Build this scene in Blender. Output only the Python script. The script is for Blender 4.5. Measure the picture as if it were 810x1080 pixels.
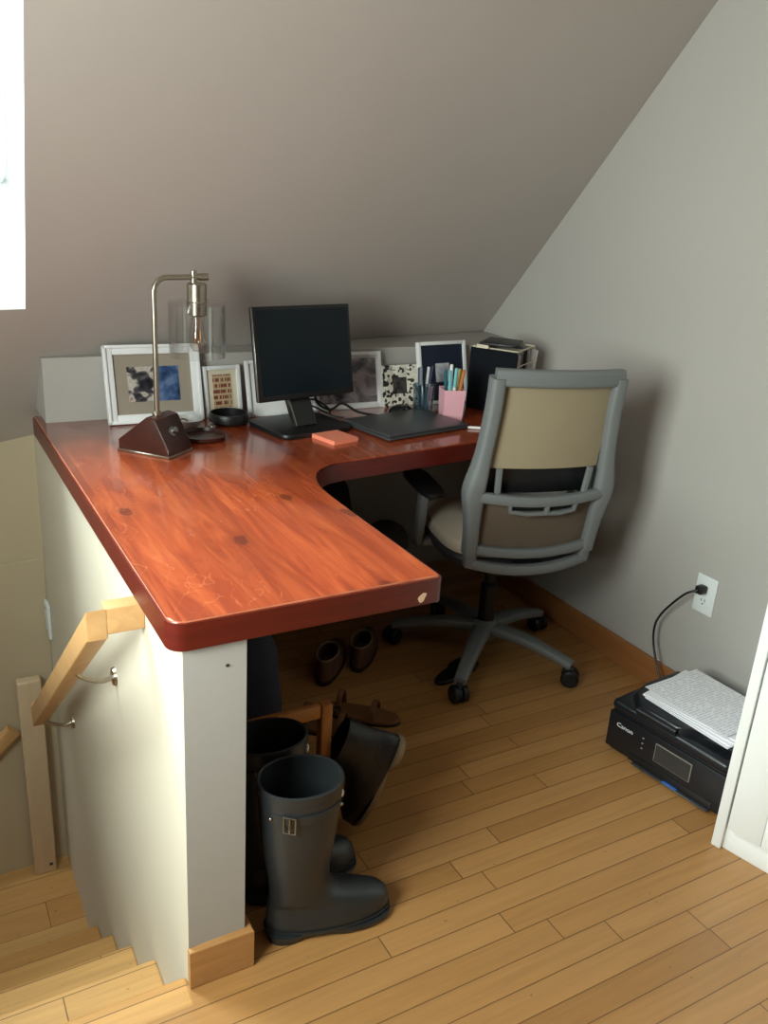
import bpy, bmesh, math, random
from mathutils import Vector, Matrix
random.seed(7)
PI = math.pi
for o in list(bpy.data.objects):
    bpy.data.objects.remove(o, do_unlink=True)
SC = bpy.context.scene
COL = SC.collection

# ------------------------------------------------------------------ camera
cam_data = bpy.data.cameras.new('camera')
cam = bpy.data.objects.new('camera', cam_data)
COL.objects.link(cam)
cam_data.sensor_fit = 'VERTICAL'
cam_data.sensor_height = 36.0
cam_data.lens = 913.2 / 1080 * 36.0
cam_data.clip_start = 0.02
YAW, PITCH, ROLL = 0.5306, 0.3512, 0.0655
fw = Vector((math.sin(YAW) * math.cos(PITCH), math.cos(YAW) * math.cos(PITCH), -math.sin(PITCH)))
rt = Vector((math.cos(YAW), -math.sin(YAW), 0))
up = rt.cross(fw)
r2 = rt * math.cos(ROLL) + up * math.sin(ROLL)
u2 = -rt * math.sin(ROLL) + up * math.cos(ROLL)
cam.matrix_world = Matrix(((r2.x, u2.x, -fw.x, -0.3477), (r2.y, u2.y, -fw.y, -1.1943), (r2.z, u2.z, -fw.z, 1.4029), (0, 0, 0, 1)))
SC.camera = cam

# ------------------------------------------------------------------ world, lights, exposure
SC.view_settings.view_transform = 'Standard'
SC.view_settings.look = 'None'
SC.view_settings.exposure = 0.1
SC.view_settings.gamma = 1.0
SC.view_settings.use_curve_mapping = False
w = bpy.data.worlds.new('sky')
SC.world = w
w.use_nodes = True
w.node_tree.nodes['Background'].inputs[0].default_value = (0.66, 0.86, 0.92, 1)
w.node_tree.nodes['Background'].inputs[1].default_value = 1.0


def area_light(name, loc, target, sx, sy, power, color):
    d = bpy.data.lights.new(name, 'AREA')
    d.shape = 'RECTANGLE'
    d.size, d.size_y = sx, sy
    d.energy = power
    d.color = color
    o = bpy.data.objects.new(name, d)
    COL.objects.link(o)
    o.location = loc
    o.rotation_euler = (Vector(target) - Vector(loc)).to_track_quat('-Z', 'Y').to_euler()
    return o


# daylight outside the skylight over the stair and outside the side window behind the camera
area_light('skylight_daylight', (-1.57, 1.92, 3.13), (-0.05, 0.30, 0.95), 1.5, 1.5, 300, (0.93, 0.97, 1.0))
area_light('window_daylight', (-1.22, -0.47, 1.36), (0.9, 0.55, 0.5), 0.9, 0.95, 80, (1.0, 0.985, 0.95))


# ------------------------------------------------------------------ materials
def lin(r, g, b):
    def f(c):
        c /= 255.0
        return c / 12.92 if c <= 0.04045 else ((c + 0.055) / 1.055) ** 2.4
    return (f(r), f(g), f(b), 1)


class NT:
    def __init__(s, name):
        s.m = bpy.data.materials.new(name)
        s.m.use_nodes = True
        s.t = s.m.node_tree
        s.n = s.t.nodes
        s.b = s.n['Principled BSDF']

    def new(s, typ, **kw):
        nd = s.n.new(typ)
        for k, v in kw.items():
            setattr(nd, k, v)
        return nd

    def link(s, a, b):
        s.t.links.new(a, b)

    def val(s, sock, v):
        if hasattr(v, 'is_output'):
            s.link(v, sock)
        else:
            sock.default_value = v

    def math(s, op, a, b=0.0, c=None):
        nd = s.new('ShaderNodeMath', operation=op)
        s.val(nd.inputs[0], a)
        s.val(nd.inputs[1], b)
        if c is not None:
            s.val(nd.inputs[2], c)
        return nd.outputs[0]

    def mix(s, f, a, b):
        nd = s.new('ShaderNodeMix', data_type='RGBA')
        s.val(nd.inputs[0], f)
        s.val(nd.inputs[6], a)
        s.val(nd.inputs[7], b)
        return nd.outputs[2]

    def ramp(s, f, stops, interp='LINEAR'):
        nd = s.new('ShaderNodeValToRGB')
        cr = nd.color_ramp
        cr.interpolation = interp
        while len(cr.elements) < len(stops):
            cr.elements.new(0.5)
        for e, (p, c) in zip(cr.elements, stops):
            e.position = p
            e.color = c
        s.val(nd.inputs[0], f)
        return nd.outputs[0]

    def coord(s, scale=(1, 1, 1), rot=(0, 0, 0), loc=(0, 0, 0)):
        tc = s.new('ShaderNodeTexCoord')
        mp = s.new('ShaderNodeMapping')
        mp.inputs['Scale'].default_value = scale
        mp.inputs['Rotation'].default_value = rot
        mp.inputs['Location'].default_value = loc
        s.link(tc.outputs['Object'], mp.inputs[0])
        return mp.outputs[0]

    def noise(s, vec, scale, detail=3, rough=0.5, dist=0.0):
        nd = s.new('ShaderNodeTexNoise')
        s.link(vec, nd.inputs['Vector'])
        nd.inputs['Scale'].default_value = scale
        nd.inputs['Detail'].default_value = detail
        nd.inputs['Roughness'].default_value = rough
        nd.inputs['Distortion'].default_value = dist
        return nd.outputs[0]

    def bump(s, h, strength=0.1, dist=0.01):
        nd = s.new('ShaderNodeBump')
        nd.inputs['Strength'].default_value = strength
        nd.inputs['Distance'].default_value = dist
        s.link(h, nd.inputs['Height'])
        s.link(nd.outputs[0], s.b.inputs['Normal'])


def simple(name, rgb, rough=0.5, metal=0.0, var=0.08, scale=30.0, bump=0.0, spec=0.5, coat=0.0):
    k = NT(name)
    c = lin(*rgb)
    v = k.coord()
    n = k.noise(v, scale)
    a = tuple(min(1, x * (1 - var)) for x in c[:3]) + (1,)
    b = tuple(min(1, x * (1 + var)) for x in c[:3]) + (1,)
    k.link(k.mix(n, a, b), k.b.inputs['Base Color'])
    k.b.inputs['Roughness'].default_value = rough
    k.b.inputs['Metallic'].default_value = metal
    k.b.inputs['Specular IOR Level'].default_value = spec
    k.b.inputs['Coat Weight'].default_value = coat
    if bump:
        k.bump(k.noise(v, scale * 4), bump)
    return k.m


def wall_mat(name, rgb, bump=0.06):
    k = NT(name)
    c = lin(*rgb)
    v = k.coord()
    n = k.noise(v, 1.6, 4)
    k.link(k.mix(n, tuple(x * 0.95 for x in c[:3]) + (1,), tuple(min(1, x * 1.05) for x in c[:3]) + (1,)), k.b.inputs['Base Color'])
    k.b.inputs['Roughness'].default_value = 0.62
    k.b.inputs['Specular IOR Level'].default_value = 0.3
    k.bump(k.noise(v, 160, 2), bump, 0.003)
    return k.m


def plank_mat(name, width, length, tones, along='x', rough=0.34):
    """boards along x (or y) with staggered butt joints, grain and thin dark gaps"""
    k = NT(name)
    tc = k.new('ShaderNodeTexCoord')
    sp = k.new('ShaderNodeSeparateXYZ')
    k.link(tc.outputs['Object'], sp.inputs[0])
    X, Y = (sp.outputs[0], sp.outputs[1]) if along == 'x' else (sp.outputs[1], sp.outputs[0])
    ry = k.math('DIVIDE', Y, width)
    row = k.math('FLOOR', ry)
    wn = k.new('ShaderNodeTexWhiteNoise', noise_dimensions='1D')
    k.link(row, wn.inputs['W'])
    off = k.math('MULTIPLY', wn.outputs[0], 7.31)
    rx = k.math('ADD', k.math('DIVIDE', X, length), off)
    col = k.math('FLOOR', rx)
    cb = k.new('ShaderNodeCombineXYZ')
    k.link(row, cb.inputs[0])
    k.link(col, cb.inputs[1])
    w2 = k.new('ShaderNodeTexWhiteNoise', noise_dimensions='3D')
    k.link(cb.outputs[0], w2.inputs['Vector'])
    tone = k.ramp(w2.outputs[0], tones)
    # grain, shifted from board to board
    gx = k.new('ShaderNodeCombineXYZ')
    k.link(k.math('MULTIPLY', X, 2.2), gx.inputs[0])
    k.link(k.math('MULTIPLY', Y, 42.0), gx.inputs[1])
    k.link(k.math('MULTIPLY', w2.outputs[0], 30.0), gx.inputs[2])
    gr = k.noise(gx.outputs[0], 1.6, 5, 0.6, 0.6)
    g2 = k.math('MULTIPLY_ADD', gr, 0.50, 0.75)
    mul = k.new('ShaderNodeVectorMath', operation='SCALE')
    k.link(tone, mul.inputs[0])
    k.link(g2, mul.inputs['Scale'])
    fy = k.math('FRACT', ry)
    fx = k.math('FRACT', rx)
    ey = k.math('MINIMUM', fy, k.math('SUBTRACT', 1.0, fy))
    ex = k.math('MINIMUM', fx, k.math('SUBTRACT', 1.0, fx))
    gap = k.math('MAXIMUM', k.math('LESS_THAN', ey, 0.0011 / width), k.math('LESS_THAN', ex, 0.0013 / length))
    # worn spots and small dark marks
    vv = k.coord((1.0, 2.4, 1.0))
    sp1 = k.noise(vv, 38, 1)
    spot = k.math('GREATER_THAN', sp1, 0.775)
    gapc = k.mix(k.math('MULTIPLY', gap, 0.72), mul.outputs[0], lin(62, 36, 16))
    k.link(k.mix(k.math('MULTIPLY', spot, 0.45), gapc, lin(70, 42, 22)), k.b.inputs['Base Color'])
    rn = k.noise(k.coord(), 5, 3)
    k.link(k.math('MULTIPLY_ADD', rn, 0.2, rough - 0.1), k.b.inputs['Roughness'])
    k.bump(k.math('SUBTRACT', k.math('MULTIPLY', gr, 0.3), gap), 0.12, 0.002)
    return k.m


def stained_mat():
    """mahogany stain over knotty glued pine boards, clear satin varnish"""
    k = NT('mahogany_stained_pine')
    tc = k.new('ShaderNodeTexCoord')
    sp = k.new('ShaderNodeSeparateXYZ')
    k.link(tc.outputs['Object'], sp.inputs[0])
    row = k.math('FLOOR', k.math('DIVIDE', sp.outputs[0], 0.119))
    wn = k.new('ShaderNodeTexWhiteNoise', noise_dimensions='1D')
    k.link(row, wn.inputs['W'])
    cb = k.new('ShaderNodeCombineXYZ')
    k.link(k.math('MULTIPLY', sp.outputs[0], 17), cb.inputs[0])
    k.link(k.math('MULTIPLY', sp.outputs[1], 1.7), cb.inputs[1])
    k.link(k.math('MULTIPLY', wn.outputs[0], 20), cb.inputs[2])
    gr = k.noise(cb.outputs[0], 1.3, 5, 0.6, 1.4)
    base = k.ramp(gr, [(0.0, lin(88, 34, 19)), (0.40, lin(136, 54, 27)), (0.58, lin(158, 70, 35)), (1.0, lin(192, 104, 58))])
    tint = k.math('MULTIPLY_ADD', wn.outputs[0], 0.22, 0.88)
    mul = k.new('ShaderNodeVectorMath', operation='SCALE')
    k.link(base, mul.inputs[0])
    k.link(tint, mul.inputs['Scale'])
    # knots
    kc = k.coord((4.3, 2.3, 1))
    vo = k.new('ShaderNodeTexVoronoi', feature='F1', voronoi_dimensions='2D')
    k.link(kc, vo.inputs['Vector'])
    vo.inputs['Scale'].default_value = 1.0
    vo.inputs['Randomness'].default_value = 1.0
    nz = k.noise(k.coord((1, 1, 1)), 30, 2)
    d = k.math('ADD', vo.outputs['Distance'], k.math('MULTIPLY_ADD', nz, 0.10, -0.05))
    kn = k.ramp(d, [(0.0, (1, 1, 1, 1)), (0.045, (0.9, 0.9, 0.9, 1)), (0.065, (0.25, 0.25, 0.25, 1)), (0.15, (0, 0, 0, 1))])
    c2 = k.mix(k.math('MULTIPLY', kn, 0.72), mul.outputs[0], lin(74, 26, 16))
    # pale swirling veins in the stain
    vn = k.noise(k.coord((9, 4, 1)), 1.0, 2, 0.5, 2.2)
    ab = k.math('ABSOLUTE', k.math('SUBTRACT', vn, 0.5))
    vein = k.math('MULTIPLY', k.math('LESS_THAN', ab, 0.006), k.math('GREATER_THAN', k.noise(k.coord((3, 3, 1), (0, 0, 0), (4, 2, 0)), 1.0, 1), 0.52))
    c3 = k.mix(k.math('MULTIPLY', vein, 0.15), c2, lin(222, 140, 92))
    k.link(c3, k.b.inputs['Base Color'])
    rn = k.noise(k.coord(), 14, 3)
    k.link(k.math('MULTIPLY_ADD', rn, 0.14, 0.18), k.b.inputs['Roughness'])
    k.b.inputs['Coat Weight'].default_value = 0.6
    k.b.inputs['Coat Roughness'].default_value = 0.10
    k.b.inputs['Specular IOR Level'].default_value = 0.5
    k.bump(k.math('MULTIPLY', gr, 0.5), 0.05, 0.003)
    return k.m


def wood_mat(name, dark, light, axis_scale=(3, 40, 40), rough=0.45):
    k = NT(name)
    v = k.coord(axis_scale)
    n = k.noise(v, 1.0, 5, 0.6, 0.8)
    k.link(k.ramp(n, [(0.2, lin(*dark)), (0.8, lin(*light))]), k.b.inputs['Base Color'])
    k.b.inputs['Roughness'].default_value = rough
    k.bump(n, 0.06, 0.002)
    return k.m


def clear_mat(name, tint=(1, 1, 1, 1), base=0.08, edge=0.75, rough=0.02):
    k = NT(name)
    k.n.remove(k.b)
    out = k.n['Material Output']
    tr = k.new('ShaderNodeBsdfTransparent')
    tr.inputs[0].default_value = tint
    gl = k.new('ShaderNodeBsdfGlossy')
    gl.inputs['Roughness'].default_value = rough
    lw = k.new('ShaderNodeLayerWeight')
    lw.inputs[0].default_value = 0.25
    f = k.math('MULTIPLY_ADD', lw.outputs['Facing'], edge - base, base)
    mx = k.new('ShaderNodeMixShader')
    k.link(f, mx.inputs[0])
    k.link(tr.outputs[0], mx.inputs[1])
    k.link(gl.outputs[0], mx.inputs[2])
    k.link(mx.outputs[0], out.inputs[0])
    return k.m


def picture_mat(name, stops, scale=(14, 14, 14), loc=(0, 0, 0), detail=3, dist=0.6):
    k = NT(name)
    v = k.coord(scale, (0, 0, 0), loc)
    n = k.noise(v, 1.0, detail, 0.55, dist)
    k.link(k.ramp(n, stops), k.b.inputs['Base Color'])
    k.b.inputs['Roughness'].default_value = 0.25
    return k.m


def lines_mat(name, paper, ink, pitch, axis=2, fill=0.55, wscale=60.0, lo=0.46):
    """rows of broken ink strokes on paper"""
    k = NT(name)
    tc = k.new('ShaderNodeTexCoord')
    sp = k.new('ShaderNodeSeparateXYZ')
    k.link(tc.outputs['Object'], sp.inputs[0])
    a = sp.outputs[axis]
    b = sp.outputs[0] if axis != 0 else sp.outputs[1]
    ry = k.math('DIVIDE', a, pitch)
    row = k.math('FLOOR', ry)
    on = k.math('LESS_THAN', k.math('FRACT', ry), fill)
    cb = k.new('ShaderNodeCombineXYZ')
    k.link(k.math('MULTIPLY', b, wscale), cb.inputs[0])
    k.link(k.math('MULTIPLY', row, 5.7), cb.inputs[1])
    n = k.noise(cb.outputs[0], 1.0, 1)
    m = k.math('MULTIPLY', on, k.math('GREATER_THAN', n, lo))
    k.link(k.mix(m, lin(*paper), lin(*ink)), k.b.inputs['Base Color'])
    k.b.inputs['Roughness'].default_value = 0.7
    return k.m


M = {}
M['wall'] = wall_mat('greige_wall_paint', (175, 172, 167))
M['ceil'] = wall_mat('greige_slope_paint', (184, 176, 170))
M['half'] = wall_mat('half_wall_stair_side', (210, 202, 184))
M['stairwall'] = wall_mat('stairwell_cream_paint', (192, 178, 150))
M['white'] = simple('white_gloss_paint', (232, 234, 232), 0.35, 0, 0.02)
M['reveal'] = simple('white_reveal_paint', (240, 242, 242), 0.5, 0, 0.02)
OAK = [(0.0, lin(162, 116, 66)), (0.35, lin(172, 126, 74)), (0.7, lin(180, 134, 82)), (1.0, lin(166, 120, 68))]
M['floor'] = plank_mat('oak_strip_floor', 0.057, 0.83, OAK)
M['tread'] = plank_mat('pine_stair_tread', 0.12, 2.3, [(0.0, lin(196, 148, 88)), (0.5, lin(208, 164, 104)), (1.0, lin(190, 140, 80))], 'x', 0.42)
M['base'] = wood_mat('oak_baseboard_shaded', (134, 84, 44), (164, 110, 62), (4, 4, 60))  # base colour darkened to carry the chair's shadow
M['basex'] = wood_mat('oak_baseboard_end', (164, 116, 66), (198, 150, 96), (5, 40, 50))
M['desk'] = stained_mat()
M['deskedge'] = wood_mat('mahogany_edge_band', (74, 19, 13), (98, 28, 18), (6, 6, 70), 0.34)
M['pale_arris'] = wood_mat('pale_varnish_edge', (132, 58, 36), (186, 120, 88), (14, 14, 14), 0.35)
M['rail'] = wood_mat('beech_handrail', (188, 142, 92), (212, 170, 118), (20, 5, 20), 0.4)
M['newel'] = wood_mat('pale_newel_wood', (196, 172, 138), (212, 190, 158), (30, 30, 4), 0.5)
M['rack'] = wood_mat('honey_pine', (150, 92, 38), (190, 124, 58), (20, 20, 12), 0.45)
M['brass'] = simple('brushed_nickel', (176, 168, 152), 0.3, 1.0, 0.05, 60)
M['silver'] = simple('pale_polished_silver', (206, 210, 208), 0.3, 0.45, 0.05, 60)
M['steel'] = simple('dull_steel', (150, 150, 148), 0.32, 1.0, 0.05, 60)
M['darkwood'] = wood_mat('espresso_wood', (44, 20, 16), (66, 32, 24), (6, 40, 40), 0.3)
M['black'] = simple('black_plastic', (16, 17, 19), 0.42)
M['blackgloss'] = simple('black_gloss_plastic', (10, 12, 15), 0.16)
M['screen'] = simple('dark_screen', (8, 20, 28), 0.3, 0, 0.03, 30, 0, 0.25)
M['chairgrey'] = simple('chair_grey_plastic', (114, 118, 119), 0.42, 0, 0.04)
M['chairdark'] = simple('chair_dark_grey', (58, 60, 62), 0.5)
M['rubber'] = simple('dark_green_black_rubber', (38, 42, 44), 0.38, 0, 0.15, 12)
M['rubberin'] = simple('boot_lining', (14, 14, 15), 0.8)
M['leather'] = simple('black_leather', (22, 22, 24), 0.42, 0, 0.2, 40, 0.1)
M['suede'] = simple('brown_suede', (92, 58, 40), 0.8, 0, 0.2, 40, 0.2)
M['tan'] = simple('tan_leather', (118, 78, 48), 0.55, 0, 0.15, 40)
M['sole'] = simple('brown_sole', (40, 26, 18), 0.7)
M['soletan'] = simple('tan_welt', (120, 100, 74), 0.6)
M['navy'] = simple('navy_canvas', (20, 24, 40), 0.8, 0, 0.2, 50, 0.2)
M['greyfab'] = simple('grey_felt', (92, 92, 90), 0.85, 0, 0.1, 60, 0.2)
M['framewhite'] = simple('white_frame_lacquer', (226, 228, 228), 0.35, 0, 0.02)
M['mat_taupe'] = simple('taupe_mat_board', (146, 136, 122), 0.8, 0, 0.03)
M['mat_white'] = simple('white_mat_board', (224, 224, 222), 0.8, 0, 0.02)
M['mat_navy'] = simple('navy_mat_board', (14, 26, 48), 0.7, 0, 0.05)
M['cream'] = simple('cream_card', (214, 204, 182), 0.7, 0, 0.03)
M['paper'] = simple('white_paper', (232, 232, 236), 0.75, 0, 0.015)
M['pink'] = simple('pink_ceramic', (232, 176, 188), 0.4, 0, 0.08, 25)
M['coral'] = simple('coral_paper', (238, 140, 112), 0.7, 0, 0.03)
M['laptop'] = simple('grey_laptop_lid', (74, 76, 80), 0.35, 0.4, 0.03)
M['folder'] = simple('navy_black_folder', (6, 11, 20), 0.7, 0, 0.08, 30, 0, 0.15)
M['glass'] = clear_mat('thin_clear_glass')
M['pane'] = clear_mat('window_glass', (0.95, 1, 0.98, 1), 0.04, 0.5)
M['tumbler'] = clear_mat('blue_tinted_glass', (0.72, 0.84, 0.88, 1), 0.1, 0.8)
M['dust_glass'] = clear_mat('bulb_glass', (1, 0.98, 0.94, 1), 0.08, 0.7)
M['filament'] = simple('copper_filament', (190, 130, 70), 0.35, 1.0)
M['outlet'] = simple('white_outlet_plastic', (226, 232, 232), 0.3, 0, 0.02)
M['slot'] = simple('dark_slot', (40, 40, 40), 0.6)
M['printer'] = simple('black_printer_plastic', (18, 21, 26), 0.38, 0, 0.08)
M['printtop'] = simple('black_printer_lid', (24, 27, 32), 0.3, 0, 0.08)
M['blue'] = simple('blue_label', (60, 110, 190), 0.3)
M['lcd'] = simple('grey_panel_screen', (52, 52, 52), 0.2)
M['lcdrim'] = simple('panel_rim', (120, 116, 108), 0.35)
M['logo'] = simple('white_lettering', (225, 228, 232), 0.5)
M['chip'] = simple('bare_wood_chip', (206, 170, 140), 0.7)
M['cushion'] = simple('beige_seat_fabric', (196, 184, 164), 0.85, 0, 0.06, 80, 0.2)
M['print_page'] = lines_mat('printed_page', (232, 232, 236), (204, 204, 212), 0.0085, 1, 0.5, 95.0, 0.44)
M['saying'] = lines_mat('red_lettered_card', (188, 164, 128), (122, 60, 48), 0.0165, 2, 0.62, 230.0, 0.47)


def family_mat():
    k = NT('family_snapshot')
    v = k.coord((34, 34, 34), (0, 0, 0), (3, 0, 1))
    n = k.noise(v, 1.0, 2, 0.5, 0.4)
    people = k.ramp(n, [(0.30, lin(24, 24, 30)), (0.42, lin(56, 54, 60)), (0.50, lin(96, 92, 92)), (0.58, lin(190, 184, 176)), (0.7, lin(150, 120, 104))])
    sea = k.ramp(n, [(0.32, lin(24, 40, 72)), (0.5, lin(58, 84, 126)), (0.66, lin(96, 116, 150))])
    tc = k.new('ShaderNodeTexCoord')
    sp = k.new('ShaderNodeSeparateXYZ')
    k.link(tc.outputs['Object'], sp.inputs[0])
    f = k.math('GREATER_THAN', k.math('ADD', sp.outputs[0], k.math('MULTIPLY', n, 0.03)), 0.022)
    k.link(k.mix(f, people, sea), k.b.inputs['Base Color'])
    k.b.inputs['Roughness'].default_value = 0.3
    return k.m


M['photo_family'] = family_mat()
M['photo_grey'] = picture_mat('mauve_grey_snapshot', [(0.32, lin(36, 34, 40)), (0.46, lin(112, 102, 108)), (0.56, lin(150, 138, 142)), (0.68, lin(88, 78, 82))], (16, 16, 16), (1, 0, 4))
M['photo_dark'] = picture_mat('dark_snapshot', [(0.35, lin(20, 20, 22)), (0.6, lin(70, 66, 64))], (30, 30, 30))
M['photo_pale'] = picture_mat('pale_snapshot', [(0.35, lin(150, 158, 176)), (0.6, lin(206, 206, 206))], (24, 24, 24))


def mosaic_mat():
    k = NT('black_white_mosaic')
    v = k.coord((1, 0.2, 1))
    vo = k.new('ShaderNodeTexVoronoi', feature='F1')
    k.link(v, vo.inputs['Vector'])
    vo.inputs['Scale'].default_value = 105
    k.link(k.ramp(k.math('FRACT', k.math('MULTIPLY', vo.outputs['Color'], 1.0)), [(0.0, lin(24, 24, 24)), (0.40, lin(40, 38, 36)), (0.42, lin(206, 200, 186)), (1.0, lin(228, 224, 212))], 'LINEAR'), k.b.inputs['Base Color'])
    k.b.inputs['Roughness'].default_value = 0.5
    return k.m


M['mosaic'] = mosaic_mat()


def mesh_fabric(name, c0, c1, c2):
    k = NT(name)
    v = k.coord()
    w1 = k.new('ShaderNodeTexWave', bands_direction='Z')
    k.link(v, w1.inputs[0])
    w1.inputs['Scale'].default_value = 130
    w2 = k.new('ShaderNodeTexWave', bands_direction='X')
    k.link(v, w2.inputs[0])
    w2.inputs['Scale'].default_value = 130
    h = k.math('MULTIPLY', w1.outputs[1], w2.outputs[1])
    n = k.noise(v, 5, 3)
    c = k.mix(n, lin(*c0), lin(*c1))
    k.link(k.mix(h, c, lin(*c2)), k.b.inputs['Base Color'])
    k.b.inputs['Roughness'].default_value = 0.8
    k.bump(h, 0.2, 0.002)
    return k.m


M['mesh'] = mesh_fabric('beige_chair_mesh', (146, 132, 106), (168, 154, 126), (126, 114, 92))
M['mesh_low'] = mesh_fabric('darkened_chair_mesh', (96, 84, 70), (112, 98, 82), (80, 70, 58))  # darker copy of the mesh, carrying the dark seat seen through it


# ------------------------------------------------------------------ mesh helpers
def obj(name, bm, mat, parent=None, smooth=True, angle=0.62, loc=None):
    me = bpy.data.meshes.new(name)
    bmesh.ops.recalc_face_normals(bm, faces=bm.faces[:])
    if smooth:
        for f in bm.faces:
            f.smooth = True
        for e in bm.edges:
            if len(e.link_faces) == 2 and e.calc_face_angle(0) > angle:
                e.smooth = False
    bm.to_mesh(me)
    bm.free()
    o = bpy.data.objects.new(name, me)
    COL.objects.link(o)
    for m in (mat if isinstance(mat, (list, tuple)) else [mat]):
        me.materials.append(m)
    if parent is not None:
        o.parent = parent
    if loc is not None:
        o.location = loc
    return o


def tag(o, label, cat, group=None, kind=None):
    o['label'] = label
    o['category'] = cat
    if group:
        o['group'] = group
    if kind:
        o['kind'] = kind
    return o


def thing(name, label, cat, loc=(0, 0, 0), rz=0.0, group=None):
    o = bpy.data.objects.new(name, None)
    o.empty_display_size = 0.05
    COL.objects.link(o)
    o.location = loc
    o.rotation_euler = (0, 0, rz)
    return tag(o, label, cat, group)


def struct(name, bm, mat, label=None, parent=None, smooth=False):
    o = obj(name, bm, mat, parent, smooth)
    if parent is None:
        o['kind'] = 'structure'
        if label:
            o['label'] = label
            o['category'] = name.split('_')[0]
    return o


def B():
    return bmesh.new()


def box(bm, lo, hi, bev=0.0, seg=2, mtx=None):
    vs = [bm.verts.new((x, y, z)) for x in (lo[0], hi[0]) for y in (lo[1], hi[1]) for z in (lo[2], hi[2])]
    fs = [bm.faces.new([vs[i] for i in q]) for q in ((0, 1, 3, 2), (4, 6, 7, 5), (0, 4, 5, 1), (2, 3, 7, 6), (0, 2, 6, 4), (1, 5, 7, 3))]
    allv = set(vs)
    if bev:
        es = list({e for f in fs for e in f.edges})
        r = bmesh.ops.bevel(bm, geom=es, offset=bev, segments=seg, affect='EDGES', profile=0.5)
        allv = {v for v in r['verts']} | {v for v in vs if v.is_valid}
    if mtx is not None:
        bmesh.ops.transform(bm, matrix=mtx, verts=[v for v in allv if v.is_valid])
    return allv


def prism(bm, poly, z0, z1, bev=0.0, seg=3, mtx=None):
    a = [bm.verts.new((x, y, z0)) for x, y in poly]
    b = [bm.verts.new((x, y, z1)) for x, y in poly]
    n = len(poly)
    bot = bm.faces.new(a[::-1])
    top = bm.faces.new(b)
    for i in range(n):
        bm.faces.new((a[i], a[(i + 1) % n], b[(i + 1) % n], b[i]))
    allv = set(a + b)
    if bev:
        es = list(top.edges) + list(bot.edges)
        r = bmesh.ops.bevel(bm, geom=es, offset=bev, segments=seg, affect='EDGES', profile=0.5)
        allv |= set(r['verts'])
    if mtx is not None:
        bmesh.ops.transform(bm, matrix=mtx, verts=[v for v in allv if v.is_valid])


def lathe(bm, prof, seg=24, c=(0, 0, 0), mtx=None):
    rings, new = [], []
    for r, z in prof:
        if r < 1e-6:
            ring = [bm.verts.new((c[0], c[1], c[2] + z))]
        else:
            ring = [bm.verts.new((c[0] + r * math.cos(2 * PI * i / seg), c[1] + r * math.sin(2 * PI * i / seg), c[2] + z)) for i in range(seg)]
        rings.append(ring)
        new += ring
    for a, b in zip(rings, rings[1:]):
        for i in range(seg):
            j = (i + 1) % seg
            if len(a) == 1 and len(b) == 1:
                continue
            if len(a) == 1:
                bm.faces.new((a[0], b[i], b[j]))
            elif len(b) == 1:
                bm.faces.new((a[i], a[j], b[0]))
            else:
                bm.faces.new((a[i], a[j], b[j], b[i]))
    if mtx is not None:
        bmesh.ops.transform(bm, matrix=mtx, verts=new)


def smooth_path(pts, n=8):
    P = [Vector(p) for p in pts]
    out = []
    for i in range(len(P) - 1):
        p0, p1, p2, p3 = P[max(i - 1, 0)], P[i], P[i + 1], P[min(i + 2, len(P) - 1)]
        for k in range(n):
            t = k / n
            out.append(0.5 * ((2 * p1) + (p2 - p0) * t + (2 * p0 - 5 * p1 + 4 * p2 - p3) * t * t + (3 * p1 - p0 - 3 * p2 + p3) * t ** 3))
    out.append(P[-1])
    return out


def sweep(bm, pts, a, b=None, ref=(0, 1, 0), n=12, power=2.0, closed=False, caps=True):
    """superelliptic section (a across, b along ref) swept along pts; a and b may be lists"""
    P = [Vector(p) for p in pts]
    N = len(P)
    ref = Vector(ref).normalized()
    A = a if isinstance(a, (list, tuple)) else [a] * N
    Bq = A if b is None else (b if isinstance(b, (list, tuple)) else [b] * N)
    rings = []
    prev = None
    for i in range(N):
        if closed:
            t = P[(i + 1) % N] - P[i - 1]
        else:
            t = P[min(i + 1, N - 1)] - P[max(i - 1, 0)]
        t.normalize()
        if b is None:
            if prev is None:
                prev = t.orthogonal().normalized()
            e2 = (prev - t * prev.dot(t)).normalized()
            prev = e2
        else:
            e2 = (ref - t * ref.dot(t)).normalized()
        e1 = t.cross(e2)
        ring = []
        for k in range(n):
            th = 2 * PI * (k + 0.5) / n
            cx, sx = math.cos(th), math.sin(th)
            q = 2.0 / power
            u = math.copysign(abs(cx) ** q, cx) * A[i]
            v = math.copysign(abs(sx) ** q, sx) * Bq[i]
            ring.append(bm.verts.new(P[i] + e1 * u + e2 * v))
        rings.append(ring)
    for i in range(N if closed else N - 1):
        r0, r1 = rings[i], rings[(i + 1) % N]
        for k in range(n):
            bm.faces.new((r0[k], r0[(k + 1) % n], r1[(k + 1) % n], r1[k]))
    if caps and not closed:
        bm.faces.new(rings[0][::-1])
        bm.faces.new(rings[-1])


def tube(bm, pts, r, n=10, path=0):
    if path:
        pts = smooth_path(pts, path)
    sweep(bm, pts, r, None, n=n)


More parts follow.
